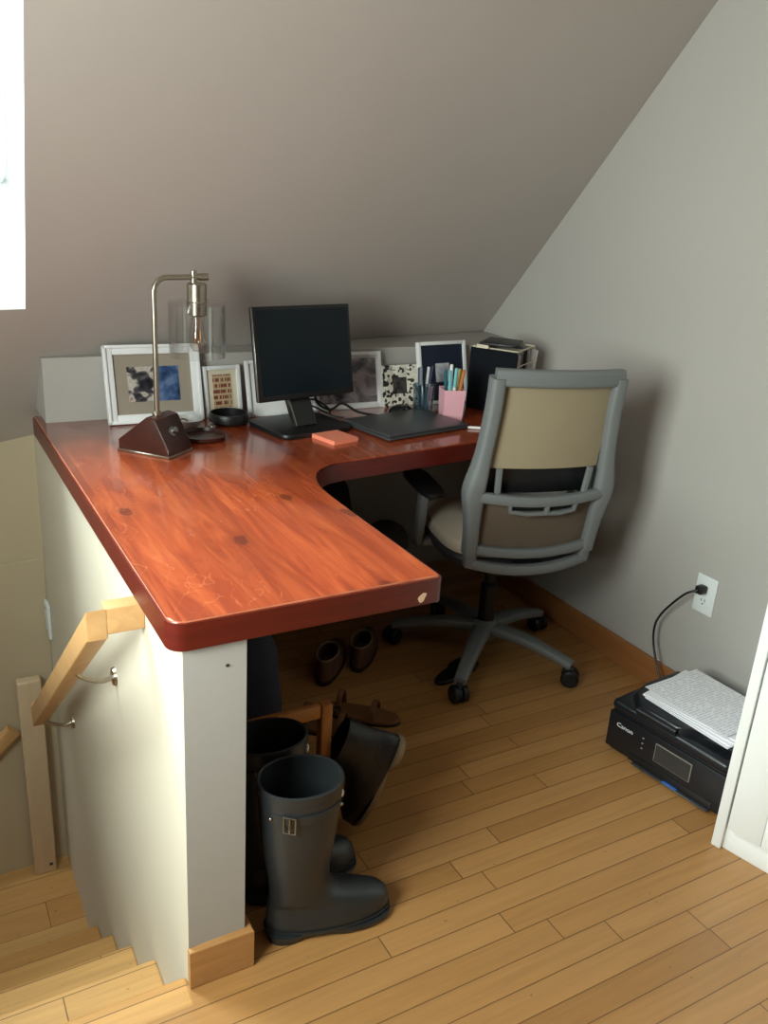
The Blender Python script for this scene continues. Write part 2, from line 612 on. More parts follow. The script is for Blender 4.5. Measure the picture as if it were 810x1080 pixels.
def slices(bm, lv, n=32, cap=(True, True), pw=2.2):
    """stack of closed outlines: level = (z, x_back, x_front, half_width[, heel_width_factor])"""
    rings = []
    for L in lv:
        z, xb, xf, hw = L[:4]
        hk = L[4] if len(L) > 4 else 0.82
        cx, rx = (xb + xf) / 2, (xf - xb) / 2
        ring = []
        for i in range(n):
            th = 2 * PI * i / n
            c, s = math.cos(th), math.sin(th)
            q = 2.0 / pw
            X = cx + rx * math.copysign(abs(c) ** q, c)
            f = hk + (1 - hk) * (0.5 + 0.5 * c)
            Y = hw * math.copysign(abs(s) ** q, s) * f
            ring.append(bm.verts.new((X, Y, z)))
        rings.append(ring)
    for a, b in zip(rings, rings[1:]):
        for i in range(n):
            bm.faces.new((a[i], a[(i + 1) % n], b[(i + 1) % n], b[i]))
    if cap[0]:
        bm.faces.new(rings[0][::-1])
    if cap[1]:
        bm.faces.new(rings[-1])


def ball(bm, c, r, sq=(1, 1, 1), seg=16):
    m = Matrix.Translation(c) @ Matrix.Diagonal((r * sq[0], r * sq[1], r * sq[2], 1))
    bmesh.ops.create_uvsphere(bm, u_segments=seg, v_segments=max(6, seg // 2), radius=1, matrix=m)


def copy_tree(o, parent=None):
    c = o.copy()
    COL.objects.link(c)
    if parent is not None:
        c.parent = parent
    for ch in list(o.children):
        copy_tree(ch, c)
    return c


# ------------------------------------------------------------------ the setting
DT, DB = 0.76, 0.71          # desk top, desk underside
XW = 1.63                    # face of the gable wall
LAND = -0.93                 # stair landing
YB = 1.52                    # back knee wall


def slope(x, z):
    return Vector((x, 1.27 + 0.153 * x - (z - 0.937) / 1.125, z))


bm = B()
box(bm, (-0.95, -4.6, -0.2), (1.75, 0.0, 0.0))
box(bm, (0.108, 0.0, -0.2), (1.75, 1.62, 0.0))
struct('floor', bm, M['floor'])
bm = B()
box(bm, (XW, -4.7, -0.2), (XW + 0.12, 1.75, 2.5))
struct('wall_right', bm, M['wall'])
bm = B()
box(bm, (0.0, YB, LAND - 0.1), (XW + 0.12, YB + 0.1, 0.94))
struct('wall_back', bm, M['wall'])
bm = B()
box(bm, (-1.05, YB, LAND - 0.1), (0.0, YB + 0.1, 0.655))
struct('wall_stairwell', bm, M['stairwall'])
bm = B()
box(bm, (-1.05, YB - 0.006, LAND), (0.0, YB, 0.25), 0.002, 1)
struct('trim_2', bm, M['stairwall'])
bm = B()
box(bm, (-1.05, -4.7, -0.2), (XW + 0.12, -4.6, 2.5))
struct('wall_front', bm, M['wall'])
bm = B()
wy0, wy1, wz0, wz1 = -0.98, 0.04, 0.84, 1.92
box(bm, (-1.05, -4.6, LAND - 0.1), (-0.95, wy0, 2.45))
pyz = [(wy1, LAND - 0.1), (YB + 0.1, LAND - 0.1), (YB + 0.1, 0.45), (1.10, 0.99), (-0.20, 2.45), (wy1 - 0.3, 2.45), (wy1 - 0.3, wz1), (wy1, wz1)]
prism(bm, pyz, -1.05, -0.95, 0, 1, mtx=Matrix(((0, 0, 1, 0), (1, 0, 0, 0), (0, 1, 0, 0), (0, 0, 0, 1))))
box(bm, (-1.05, wy0, LAND - 0.1), (-0.95, wy1, wz0))
box(bm, (-1.05, wy0, wz1), (-0.95, wy1 - 0.3, 2.45))
struct('wall_left', bm, M['wall'])
bm = B()
box(bm, (-1.05, -4.7, 2.4), (XW + 0.12, 0.35, 2.5))
struct('ceiling', bm, M['ceil'])

# sloping ceiling with the skylight opening
SX0, SX1, SZ0, SZ1 = -0.86, -0.045, 1.082, 1.88
bm = B()
zl = 0.60
grid_x = [-1.05, SX0, SX1, XW + 0.1]
grid_z = [zl, SZ0, SZ1, 2.45]


def skew(x, z):      # the opening's jambs run straight up the slope
    return slope(x, z)


V = {}
for i, x in enumerate(grid_x):
    for j, z in enumerate(grid_z):
        xx = x
        if i == 2 and j >= 2:
            xx = x - 0.045
        V[i, j] = bm.verts.new(skew(xx, z))
for i in range(3):
    for j in range(3):
        if (i, j) == (1, 1):
            continue
        bm.faces.new((V[i, j], V[i + 1, j], V[i + 1, j + 1], V[i, j + 1]))
struct('ceiling_slope', bm, M['ceil'])

# skylight: white reveals, timber sash, glass
RV = Vector((0.0, 0.15, 0.30))
c4 = [skew(SX0, SZ0), skew(SX1, SZ0), skew(SX1 - 0.045, SZ1), skew(SX0, SZ1)]
bm = B()
lo4 = [bm.verts.new(p) for p in c4]
hi4 = [bm.verts.new(p + RV) for p in c4]
for i in range(4):
    bm.faces.new((lo4[i], lo4[(i + 1) % 4], hi4[(i + 1) % 4], hi4[i]))
o = struct('window_1', bm, M['reveal'])
o['label'] = 'skylight with deep white reveals in the sloping ceiling over the stair'
o['category'] = 'skylight'
cc = sum((p + RV for p in c4), Vector()) / 4
bm = B()
for i in range(4):
    a, b2 = c4[i] + RV, c4[(i + 1) % 4] + RV
    sweep(bm, [a.lerp(cc, 0.03), b2.lerp(cc, 0.03)], 0.02, 0.02, ref=RV, n=4, power=30)
struct('window_frame', bm, M['white'], parent=o)
bm = B()
bm.faces.new([bm.verts.new((p + RV).lerp(cc, 0.03)) for p in c4])
r = bmesh.ops.extrude_face_region(bm, geom=bm.faces[:])
bmesh.ops.translate(bm, vec=RV.normalized() * 0.006, verts=[v for v in r['geom'] if isinstance(v, bmesh.types.BMVert)])
struct('pane', bm, M['pane'], parent=o)

# side window behind the camera that lights the room
bm = B()
for y0, y1, z0, z1 in ((wy0, wy0 + 0.05, wz0, wz1), (wy1 - 0.05, wy1, wz0, wz1), (wy0, wy1, wz0, wz0 + 0.05), (wy0, wy1, wz1 - 0.05, wz1)):
    box(bm, (-1.03, y0, z0), (-0.97, y1, z1))
o = struct('window_2', bm, M['white'])
bm = B()
box(bm, (-1.004, wy0 + 0.05, wz0 + 0.05), (-1.0, wy1 - 0.05, wz1 - 0.05))
struct('pane', bm, M['pane'], parent=o)

# half wall beside the stair
bm = B()
box(bm, (0.0, 0.0, LAND - 0.05), (0.108, YB, DB))
o = struct('wall_half', bm, [M['wall'], M['half']])
for f in o.data.polygons:
    if f.center.x < 0.001:
        f.material_index = 1  # stair-side face takes a paler tone than the end face
# backsplash ledge, a boxed step between the desk and the slope
bm = B()
poly = [(0.0, 1.25), (XW, 1.25), (XW, YB), (0.0, YB)]
vv = []
zt = 0.937
p = [(0.0, 1.25, DT), (XW, 1.25, DT), (XW, 1.52, DT), (0.0, 1.43, DT), (0.0, 1.25, zt), (XW, 1.25, zt), (XW, 1.515, zt), (0.0, 1.268, zt)]
vv = [bm.verts.new(q) for q in p]
for q in ((0, 1, 2, 3), (4, 5, 6, 7), (0, 1, 5, 4), (1, 2, 6, 5), (2, 3, 7, 6), (3, 0, 4, 7)):
    bm.faces.new([vv[i] for i in q])
struct('wall_backsplash', bm, M['wall'])

# stairs going down beside the half wall
RISE, RUN = 0.186, 0.235
bm = B()
for k in range(1, 5):
    y0 = (k - 1) * RUN
    box(bm, (-0.95, y0 - 0.0, -RISE * k - 0.03), (0.0, y0 + RUN + 0.02, -RISE * k), 0.006, 2)
box(bm, (-0.95, 4 * RUN, LAND - 0.05), (0.0, YB, LAND))
struct('floor_stair_treads', bm, M['tread'])
bm = B()
for k in range(0, 5):
    y0 = k * RUN
    if k == 0:
        continue
    box(bm, (-0.95, y0, -RISE * (k + 1)), (0.0, y0 + 0.012, -RISE * k - 0.03))
struct('floor_stair_risers', bm, M['tread'])
bm = B()
box(bm, (-0.95, -0.05, -0.028), (0.0, 0.022, 0.001), 0.008, 3)
struct('floor_nosing', bm, M['tread'])

# baseboards
bm = B()
box(bm, (XW - 0.015, -4.6, 0.0), (XW, 1.25, 0.092), 0.004, 2)
struct('baseboard_right', bm, M['base'])
bm = B()
prism(bm, [(-0.002, -0.014), (0.122, -0.014), (0.122, 0.06), (0.108, 0.06), (0.108, 0.0), (-0.002, 0.0)], 0.0, 0.088, 0.003, 2)
struct('baseboard_half', bm, M['basex'])

# ------------------------------------------------------------------ desk
FRONT = -0.008


def arc(cx, cy, r, a0, a1, n):
    return [(cx + r * math.cos(math.radians(a0 + (a1 - a0) * i / n)), cy + r * math.sin(math.radians(a0 + (a1 - a0) * i / n))) for i in range(n + 1)]


inner = [(0.476, 0.40), (0.478, 0.47), (0.483, 0.525), (0.495, 0.58), (0.514, 0.617), (0.54, 0.645), (0.58, 0.670), (0.625, 0.682), (0.68, 0.688)]
outline = arc(0.005, FRONT + 0.025, 0.025, 180, 270, 6) + arc(0.470, FRONT + 0.008, 0.008, 270, 360, 3) + inner + [(1.085, 0.741), (XW - 0.002, 0.80), (XW - 0.002, 1.335), (-0.02, 1.335)]
desk = thing('corner_desk', 'L-shaped desk with red mahogany stained pine top built over the half wall', 'desk', (0, 0, 0))
bm = B()
prism(bm, outline, DB + 0.004, DT, 0.004, 3)
o = obj('desk_top', bm, [M['desk'], M['pale_arris']], desk)
for f in o.data.polygons:      # paler tone along the exposed top arris
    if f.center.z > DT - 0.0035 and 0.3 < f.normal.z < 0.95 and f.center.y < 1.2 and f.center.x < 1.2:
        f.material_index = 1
# darker banding round the exposed edges
bm = B()
band = outline[:-3] + [(XW - 0.002, 0.80)]
band = [(-0.02, 1.33)] + outline[:-3] + [(XW - 0.004, 0.80)]
n = len(band)
out_pts = []
for i in range(n):
    p0 = Vector(band[max(i - 1, 0)])
    p1 = Vector(band[min(i + 1, n - 1)])
    t = (p1 - p0).normalized()
    out_pts.append((band[i][0] + t.y * 0.0035, band[i][1] - t.x * 0.0035))
for i in range(n - 1):
    pass
lo = [bm.verts.new((q[0], q[1], DB - 0.001)) for q in out_pts]
hi = [bm.verts.new((q[0], q[1], DT - 0.0035)) for q in out_pts]
li = [bm.verts.new((q[0], q[1], DB - 0.001)) for q in band]
hi_i = [bm.verts.new((q[0], q[1], DT - 0.0035)) for q in band]
for i in range(n - 1):
    bm.faces.new((lo[i], lo[i + 1], hi[i + 1], hi[i]))
    bm.faces.new((hi[i], hi[i + 1], hi_i[i + 1], hi_i[i]))
    bm.faces.new((lo[i + 1], lo[i], li[i], li[i + 1]))
    bm.faces.new((li[i], hi_i[i], hi_i[i + 1], li[i + 1]))
obj('edge_band', bm, M['deskedge'], desk)
bm = B()
ch = [(0.438 + 0.008 * math.cos(t) * (1 + 0.25 * math.sin(3 * t)), 0.7235 + 0.0085 * math.sin(t) + 0.35 * 0.011 * math.cos(t)) for t in [2 * PI * i / 14 for i in range(14)]]
a = [bm.verts.new((q[0], FRONT - 0.0042, q[1])) for q in ch]
b2 = [bm.verts.new((q[0], FRONT - 0.003, q[1])) for q in ch]
bm.faces.new(a)
bm.faces.new(b2[::-1])
for i in range(14):
    bm.faces.new((a[i], a[(i + 1) % 14], b2[(i + 1) % 14], b2[i]))
obj('paint_chip', bm, M['chip'], desk)['label'] = 'bare pale chip in the edge band'
bm = B()
ball(bm, (0.074, -0.001, 0.662), 0.003, (1, 0.5, 1), 10)
tag(obj('screw_head', bm, M['slot']), 'small dark screw near the top of the grey half-wall end', 'screw')

# ------------------------------------------------------------------ handrail, newel, wall plate
t = thing('handrail', 'pale beech handrail sloping down along the half wall with a return below the desk', 'handrail', (0, 0, 0))
bm = B()
HX = -0.086
y0 = 0.231
box(bm, (HX + 0.0165, y0, 0.631), (0.0, y0 + 0.038, 0.683), 0.003, 3)
sl = 0.80
pyz = [(y0 - 0.001, 0.684), (y0 - 0.001, 0.625), (1.22, 0.625 - sl * (1.22 - y0)), (1.24, 0.683 - sl * (1.20 - y0)), (1.225, 0.687 - sl * (1.225 - y0))]
prism(bm, pyz, HX - 0.0195, HX + 0.0195, 0.004, 3, mtx=Matrix(((0, 0, 1, 0), (1, 0, 0, 0), (0, 1, 0, 0), (0, 0, 0, 1))))
obj('rail', bm, M['rail'], t)
for (yy) in (0.52, 1.15):
    zz = 0.657 - (yy - 0.25) * 0.8
    bm = B()
    tube(bm, [(0.0, yy, zz - 0.07), (-0.03, yy, zz - 0.075), (-0.07, yy, zz - 0.055), (HX, yy, zz - 0.03)], 0.006, 8, 6)
    lathe(bm, [(0, 0), (0.022, 0), (0.020, 0.006), (0, 0.007)], 16, mtx=Matrix.Translation((0.0, yy, zz - 0.07)) @ Matrix.Rotation(-PI / 2, 4, 'Y'))
    obj('bracket', bm, M['brass'], t)
t = thing('newel_board', 'flat pale wooden post standing on the lower landing beside the half wall', 'post', (-0.082, 1.475, LAND))
bm = B()
box(bm, (-0.037, -0.02, 0.0), (0.037, 0.02, 0.78), 0.006, 3)
obj('post', bm, M['newel'], t)
bm = B()
lathe(bm, [(0, 0), (0.006, 0), (0.006, 0.002), (0, 0.003)], 12, mtx=Matrix.Translation((0.018, -0.02, 0.035)) @ Matrix.Rotation(PI / 2, 4, 'X'))
obj('screw', bm, M['slot'], t)
t = thing('lower_handrail', 'lower wooden handrail on the far stairwell wall behind the flat post', 'handrail', (-0.08, 1.475, -0.275))
bm = B()
sweep(bm, [(-0.060, 0.012, -0.060), (-0.8, 0.012, -0.80)], 0.024, 0.016, ref=(0, 1, 0), n=16, power=6)
obj('rail', bm, M['rail'], t)
bm = B()
tube(bm, [(-0.35, 0.012, -0.35), (-0.35, 0.045, -0.39)], 0.006, 8)
obj('bracket', bm, M['brass'], t)
t = thing('blank_wall_plate', 'small white plate on the far end of the half wall above the stair', 'wall plate', (0.0, 1.475, 0.055))
bm = B()
box(bm, (-0.012, -0.035, -0.06), (0.0, 0.035, 0.06), 0.005, 3)
obj('plate', bm, M['outlet'], t)
for s in (-1, 1):
    bm = B()
    lathe(bm, [(0, 0), (0.004, 0), (0.003, 0.0015), (0, 0.002)], 10, mtx=Matrix.Translation((-0.012, 0, 0.042 * s)) @ Matrix.Rotation(-PI / 2, 4, 'Y'))
    obj('screw', bm, M['steel'], t)

# ------------------------------------------------------------------ office chair
CH = thing('office_chair', 'grey task chair with beige mesh back tucked under the desk', 'chair', (1.228, 0.80, 0.0), math.radians(-13.5))


def cy(z, u=0.0):          # plane of the back: reclined, bowed outward in the middle
    return -0.225 - 0.10 * (z - 0.45) - 0.034 * (1 - (u / 0.21) ** 2) + (0.03 * max(0, 0.70 - z))


def bp(u, z, dy=0.0):
    return Vector((u, cy(z, u) + dy, z))


# star base and casters
bm = B()
lathe(bm, [(0, 0.075), (0.04, 0.075), (0.045, 0.085), (0.045, 0.125), (0.03, 0.14), (0, 0.14)], 24)
CR = 0.30
ANG = [223 + 12, 304 + 10, 16 + 12, 88 + 12, 141 + 12]
for a in ANG:
    d = Vector((math.cos(math.radians(a)), math.sin(math.radians(a)), 0))
    pts = [d * 0.02 + Vector((0, 0, 0.112)), d * 0.12 + Vector((0, 0, 0.108)), d * 0.22 + Vector((0, 0, 0.09)), d * CR + Vector((0, 0, 0.068))]
    sweep(bm, smooth_path(pts, 5), [0.030 - 0.011 * i / 15 for i in range(16)], [0.020 - 0.006 * i / 15 for i in range(16)], ref=(0, 0, 1), n=14, power=3)
obj('star_base', bm, M['chairgrey'], CH)
for i, a in enumerate(ANG):
    d = Vector((math.cos(math.radians(a)), math.sin(math.radians(a)), 0))
    c = d * CR
    sw = math.radians(a + (40, 15, 80, -30, 60)[i])
    mt = Matrix.Translation((c.x, c.y, 0.028)) @ Matrix.Rotation(sw, 4, 'Z') @ Matrix.Rotation(PI / 2, 4, 'X')
    bm = B()
    lathe(bm, [(0, -0.026), (0.022, -0.026), (0.028, -0.021), (0.028, -0.007), (0.02, -0.004), (0.02, 0.004), (0.028, 0.007), (0.028, 0.021), (0.022, 0.026), (0, 0.026)], 20, mtx=mt)
    wv = obj('caster', bm, M['black'], CH)
    bm = B()
    lathe(bm, [(0, 0.03), (0.008, 0.03), (0.008, 0.065), (0, 0.066)], 10, c=(c.x, c.y, 0))
    obj('stem', bm, M['chairdark'], wv)
bm = B()
lathe(bm, [(0, 0.13), (0.026, 0.13), (0.026, 0.26), (0.017, 0.27), (0.017, 0.37), (0, 0.37)], 20)
obj('gas_column', bm, M['black'], CH)
bm = B()
box(bm, (-0.09, -0.16, 0.355), (0.09, 0.13, 0.405), 0.018, 3)
sweep(bm, [(0, -0.1, 0.385), (0, -0.2, 0.395), bp(0, 0.43, 0.01)], 0.05, 0.02, ref=(0, 0, 1), n=12, power=4)
obj('tilt_mechanism', bm, M['black'], CH)
bm = B()
slices(bm, [(0.405, -0.19, 0.235, 0.215, 0.95), (0.41, -0.205, 0.25, 0.215, 0.95), (0.43, -0.21, 0.256, 0.221, 0.95), (0.44, -0.205, 0.25, 0.215, 0.95)], 40, pw=4.0)
obj('seat_pan', bm, M['chairdark'], CH)
bm = B()
slices(bm, [(0.44, -0.20, 0.24, 0.208, 0.95), (0.447, -0.21, 0.255, 0.218, 0.95), (0.465, -0.212, 0.26, 0.222, 0.95), (0.482, -0.205, 0.25, 0.215, 0.95), (0.489, -0.18, 0.22, 0.205, 0.95)], 40, pw=4.0)
obj('seat_cushion', bm, M['cushion'], CH)

# back frame
W = 0.186
bm = B()
side = []
for s in (-1, 1):
    pts = [bp(s * (W - 0.012), 0.985), bp(s * (W - 0.012), 0.90), bp(s * (W - 0.006), 0.80), bp(s * (W + 0.002), 0.72), bp(s * (W + 0.008), 0.665), bp(s * (W + 0.004), 0.62), bp(s * (W - 0.002), 0.55), bp(s * (W - 0.006), 0.475)]
    pp = smooth_path(pts, 4)
    nn = len(pp)
    aw = [0.019 + 0.009 * math.exp(-((q.z - 0.665) / 0.07) ** 2) for q in pp]
    sweep(bm, pp, aw, [0.024 + 0.006 * math.exp(-((q.z - 0.665) / 0.09) ** 2) for q in pp], ref=(0, 1, 0), n=16, power=4)
# top rail
us = [-W + 0.006 + (2 * W - 0.012) * i / 12 for i in range(13)]
sweep(bm, [bp(u, 0.985 + 0.0 * u) for u in us], 0.023, 0.018, ref=(0, 1, 0), n=16, power=4)
obj('back_frame', bm, M['chairgrey'], CH)
# cross bar from elbow to elbow
bm = B()
us = [-W + 2 * W * i / 14 for i in range(15)]
sweep(bm, [bp(u, 0.655 - 0.012 * (1 - (u / W) ** 2), -0.012) for u in us], 0.015, 0.014, ref=(0, 1, 0), n=14, power=4)
obj('cross_bar', bm, M['chairgrey'], CH)
# two bowed bars at the foot of the back
bm = B()
sweep(bm, [bp(u, 0.493 - 0.016 * (1 - (u / W) ** 2), -0.004) for u in us], 0.014, 0.012, ref=(0, 1, 0), n=14, power=4)
obj('lower_bar', bm, M['chairgrey'], CH)
bm = B()
sweep(bm, [bp(u, 0.446 - 0.024 * (1 - (u / W) ** 2), -0.002) for u in us], 0.015, 0.014, ref=(0, 1, 0), n=14, power=4)
for s in (-1, 1):
    sweep(bm, [bp(s * (W - 0.006), 0.50), bp(s * (W - 0.012), 0.437)], 0.018, 0.016, ref=(0, 1, 0), n=14, power=4)
obj('bottom_bar', bm, M['chairgrey'], CH)


def panel(z0, z1, u0, u1, th=0.006, nu=10, nz=8, sag=0.0, dy=0.004):
    bm = B()
    g = {}
    for k in (0, 1):
        for i in range(nu + 1):
            for j in range(nz + 1):
                fz = j / nz
                hw = u0 + (u1 - u0) * fz
                u = -hw + 2 * hw * i / nu
                z = z0 + (z1 - z0) * fz - sag * (1 - (u / W) ** 2) * (1 - fz)
                g[k, i, j] = bm.verts.new(bp(u, z, dy + k * th))
    for k in (0, 1):
        for i in range(nu):
            for j in range(nz):
                bm.faces.new((g[k, i, j], g[k, i + 1, j], g[k, i + 1, j + 1], g[k, i, j + 1]))
    for i in range(nu):
        for j in (0, nz):
            bm.faces.new((g[0, i, j], g[0, i + 1, j], g[1, i + 1, j], g[1, i, j]))
    for j in range(nz):
        for i in (0, nu):
            bm.faces.new((g[0, i, j], g[0, i, j + 1], g[1, i, j + 1], g[1, i, j]))
    return bm


obj('upper_mesh', panel(0.735, 0.975, 0.158, 0.168), M['mesh'], CH)
obj('lower_mesh', panel(0.490, 0.652, 0.170, 0.177, sag=0.012), M['mesh_low'], CH)
# black panel added for the dark inside the gap; two-slot grip under the cross bar
obj('dark_gap_panel', panel(0.655, 0.735, 0.16, 0.16, 0.02, dy=0.03), M['black'], CH)
for s in (-1, 1):
    bm = B()
    sweep(bm, [bp(s * 0.135, 0.735, 0.0), bp(s * 0.130, 0.655, 0.0)], 0.008, 0.008, ref=(0, 1, 0), n=10, power=4)
    obj('lumbar_post', bm, M['chairgrey'], CH)
bm = B()
gp = [bp(-0.10, 0.645, -0.018), bp(-0.095, 0.615, -0.018), bp(-0.05, 0.609, -0.02), bp(0.05, 0.609, -0.02), bp(0.095, 0.615, -0.018), bp(0.10, 0.645, -0.018)]
sweep(bm, gp, 0.006, 0.008, ref=(0, 1, 0), n=10, power=4)
sweep(bm, [bp(0.01, 0.645, -0.018), bp(0.01, 0.609, -0.02)], 0.006, 0.008, ref=(0, 1, 0), n=10, power=4)
for s in ((-0.088, 0.0), (0.018, 0.088)):
    pass
gr = obj('lumbar_grip', bm, M['chairgrey'], CH)
for s0, s1 in ((-0.092, 0.002), (0.018, 0.092)):
    bm = B()
    sweep(bm, [bp(s0, 0.628, -0.008), bp((s0 + s1) / 2, 0.628, -0.008), bp(s1, 0.628, -0.008)], 0.012, 0.004, ref=(0, 1, 0), n=10, power=5)
    obj('slot', bm, M['black'], gr)
# armrests
for s in (-1, 1):
    bm = B()
    xo = s * 0.248
    pts = [(s * 0.19, 0.03, 0.41), (s * 0.235, 0.03, 0.412), (xo, 0.02, 0.425), (xo, 0.01, 0.47), (xo, 0.0, 0.53), (xo, -0.005, 0.595)]
    sweep(bm, smooth_path(pts, 5), 0.013, 0.024, ref=(0, 1, 0), n=14, power=4)
    ar = obj('armrest', bm, M['chairgrey'], CH)
    bm = B()
    slices(bm, [(0.594, -0.11, 0.12, 0.034, 0.9), (0.60, -0.12, 0.13, 0.04, 0.9), (0.612, -0.12, 0.13, 0.04, 0.9), (0.617, -0.11, 0.12, 0.034, 0.9)], 28, pw=3.5)
    bmesh.ops.rotate(bm, verts=bm.verts[:], cent=(0, 0, 0), matrix=Matrix.Rotation(PI / 2, 3, 'Z'))
    bmesh.ops.translate(bm, verts=bm.verts[:], vec=(xo, 0, 0))
    obj('arm_pad', bm, M['black'], ar)

# ------------------------------------------------------------------ desk lamp
LP = thing('desk_lamp', 'brass desk lamp with glass shade on a dark wedge-shaped wooden base', 'lamp', (0.215, 0.905, DT), math.radians(12))
bm = B()
# house-shaped block: profile across x, extruded along y
prof = [(-0.085, 0.0), (0.062, 0.0), (0.062, 0.022), (0.024, 0.092), (-0.002, 0.096), (-0.085, 0.03)]
LB = Matrix.Rotation(math.radians(-62), 4, 'Z')
prism(bm, prof, -0.05, 0.05, 0.003, 2, mtx=LB @ Matrix.Rotation(PI / 2, 4, 'X'))
obj('wooden_base', bm, M['darkwood'], LP)
bm = B()
box(bm, (-0.088, -0.053, 0.0), (0.065, 0.053, 0.006), 0.001, 1, LB)
obj('base_plate', bm, M['brass'], LP)
bm = B()
nrm = LB @ Matrix.Translation((0.042, -0.005, 0.058)) @ Matrix.Rotation(math.radians(61), 4, 'Y')
lathe(bm, [(0, 0), (0.013, 0), (0.013, 0.004), (0.008, 0.006), (0.008, 0.014), (0.006, 0.016), (0, 0.016)], 18, mtx=nrm)
obj('switch_knob', bm, M['steel'], LP)
bm = B()
PX = -0.003
arcp = [(PX, 0, 0.085), (PX, 0, 0.39)] + [(PX + 0.035 - 0.035 * math.cos(a), 0, 0.39 + 0.035 * math.sin(a)) for a in [PI / 2 * i / 8 for i in range(1, 9)]] + [(0.137, 0, 0.425)]
tube(bm, arcp, 0.0065, 14)
lathe(bm, [(0, 0.09), (0.012, 0.09), (0.012, 0.1), (0.007, 0.104), (0, 0.104)], 16, c=(PX, 0, 0))
obj('stem', bm, M['brass'], LP)
HXL = 0.112
bm = B()
lathe(bm, [(0, 0.0), (0.008, 0), (0.008, 0.035), (0, 0.035)], 14, c=(HXL - 0.008, 0, 0.405))
tube(bm, [(0.118, 0, 0.425), (0.142, 0, 0.425)], 0.009, 12)
obj('arm_clamp', bm, M['brass'], LP)
bm = B()
lathe(bm, [(0, 0.412), (0.02, 0.412), (0.024, 0.408), (0.024, 0.368), (0.0255, 0.366), (0.0255, 0.362), (0.024, 0.36), (0.024, 0.335), (0.02, 0.332), (0, 0.332)], 28, c=(HXL, 0, 0))
obj('bulb_socket', bm, M['brass'], LP)
bm = B()
RS = 0.070
lathe(bm, [(0.024, 0.366), (RS - 0.004, 0.366), (RS, 0.362), (RS, 0.232), (RS - 0.003, 0.232), (RS - 0.003, 0.36), (0.024, 0.363)], 40, c=(HXL, 0, 0))
obj('glass_shade', bm, M['glass'], LP)
bm = B()
lathe(bm, [(0, 0.332), (0.011, 0.33), (0.013, 0.315), (0.017, 0.295), (0.02, 0.275), (0.018, 0.257), (0.01, 0.245), (0, 0.242)], 24, c=(HXL, 0, 0))
bu = obj('bulb', bm, M['dust_glass'], LP)
bm = B()
tube(bm, [(HXL - 0.004, 0, 0.328), (HXL - 0.009, 0, 0.29), (HXL - 0.005, 0.004, 0.262), (HXL, 0, 0.295), (HXL + 0.005, -0.004, 0.262), (HXL + 0.009, 0, 0.29), (HXL + 0.004, 0, 0.328)], 0.0012, 6, 5)
obj('filament', bm, M['filament'], bu)


# ------------------------------------------------------------------ picture frames
def tilt_m(t):
    return Matrix.Rotation(-t, 4, 'X')


def frame(label, x, y, rz, tilt, wd, ht, border, depth, border_mat, mats, pic, matw=(0.0, 0.0), step=True, name='picture_frame'):
    r = thing(name, label, 'picture frame', (x, y, DT), math.radians(rz))
    T = tilt_m(math.radians(tilt)) @ Matrix.Translation((0, 0, 0))
    bm = B()
    h = wd / 2
    for lo, hi in (((-h, 0, 0), (-h + border, depth, ht)), ((h - border, 0, 0), (h, depth, ht)), ((-h + border, 0, 0), (h - border, depth, border)), ((-h + border, 0, ht - border), (h - border, depth, ht))):
        box(bm, lo, hi, 0.002, 2, T)
    if step:
        b3 = border * 0.62
        for lo, hi in (((-h, -0.006, 0), (-h + b3 * 0.55, 0.002, ht)), ((h - b3 * 0.55, -0.006, 0), (h, 0.002, ht)), ((-h, -0.006, 0), (h, 0.002, b3 * 0.55)), ((-h, -0.006, ht - b3 * 0.55), (h, 0.002, ht))):
            box(bm, lo, hi, 0.0018, 2, T)
    obj('border', bm, border_mat, r)
    bm = B()
    box(bm, (-h + border * 0.8, depth * 0.45, border * 0.8), (h - border * 0.8, depth * 0.98, ht - border * 0.8), 0, 1, T)
    obj('mat_board', bm, mats, r)
    mx, mz = matw
    bm = B()
    box(bm, (-h + border + mx, depth * 0.45 - 0.0015, border + mz), (h - border - mx, depth * 0.5, ht - border - mz), 0, 1, T)
    obj('picture', bm, pic, r)
    # folding easel strut
    bm = B()
    q = T @ Vector((0, depth, ht * 0.62))
    sweep(bm, [q, (0, q.y + ht * 0.12, 0.004)], 0.02, 0.0015, ref=(0, 1, 0.2), n=4, power=30)
    obj('easel_strut', bm, M['black'], r)
    return r


frame('large white frame with a taupe mat around a family snapshot, behind the lamp', 0.287, 1.178, -1, 14.5, 0.268, 0.217, 0.026, 0.018, M['framewhite'], M['mat_taupe'], M['photo_family'], (0.036, 0.034))
frame('small cream frame holding a red lettered card, beside the large white frame', 0.491, 1.195, 6, 10, 0.118, 0.148, 0.012, 0.014, M['framewhite'], M['cream'], M['saying'], (0.018, 0.014), False)
frame('blank white frame with thin black rim half hidden behind the monitor', 0.668, 1.165, 2, 14, 0.225, 0.166, 0.010, 0.016, M['framewhite'], M['mat_white'], M['photo_pale'], (0.05, 0.04), False)
frame('white frame with a mauve grey photo showing past the monitor edge', 0.897, 1.178, 0, 13, 0.24, 0.178, 0.013, 0.016, M['framewhite'], M['mat_white'], M['photo_grey'], (0.006, 0.006), False)
frame('small black and white mosaic frame with a dark photo', 1.084, 1.177, 1.5, 13, 0.135, 0.132, 0.040, 0.016, M['mosaic'], M['photo_dark'], M['photo_dark'], (0.0, 0.0), False)
frame('white frame with a navy mat standing behind the pencil cups', 1.250, 1.170, 5, 13, 0.20, 0.205, 0.012, 0.016, M['framewhite'], M['mat_navy'], M['photo_pale'], (0.06, 0.06), False)

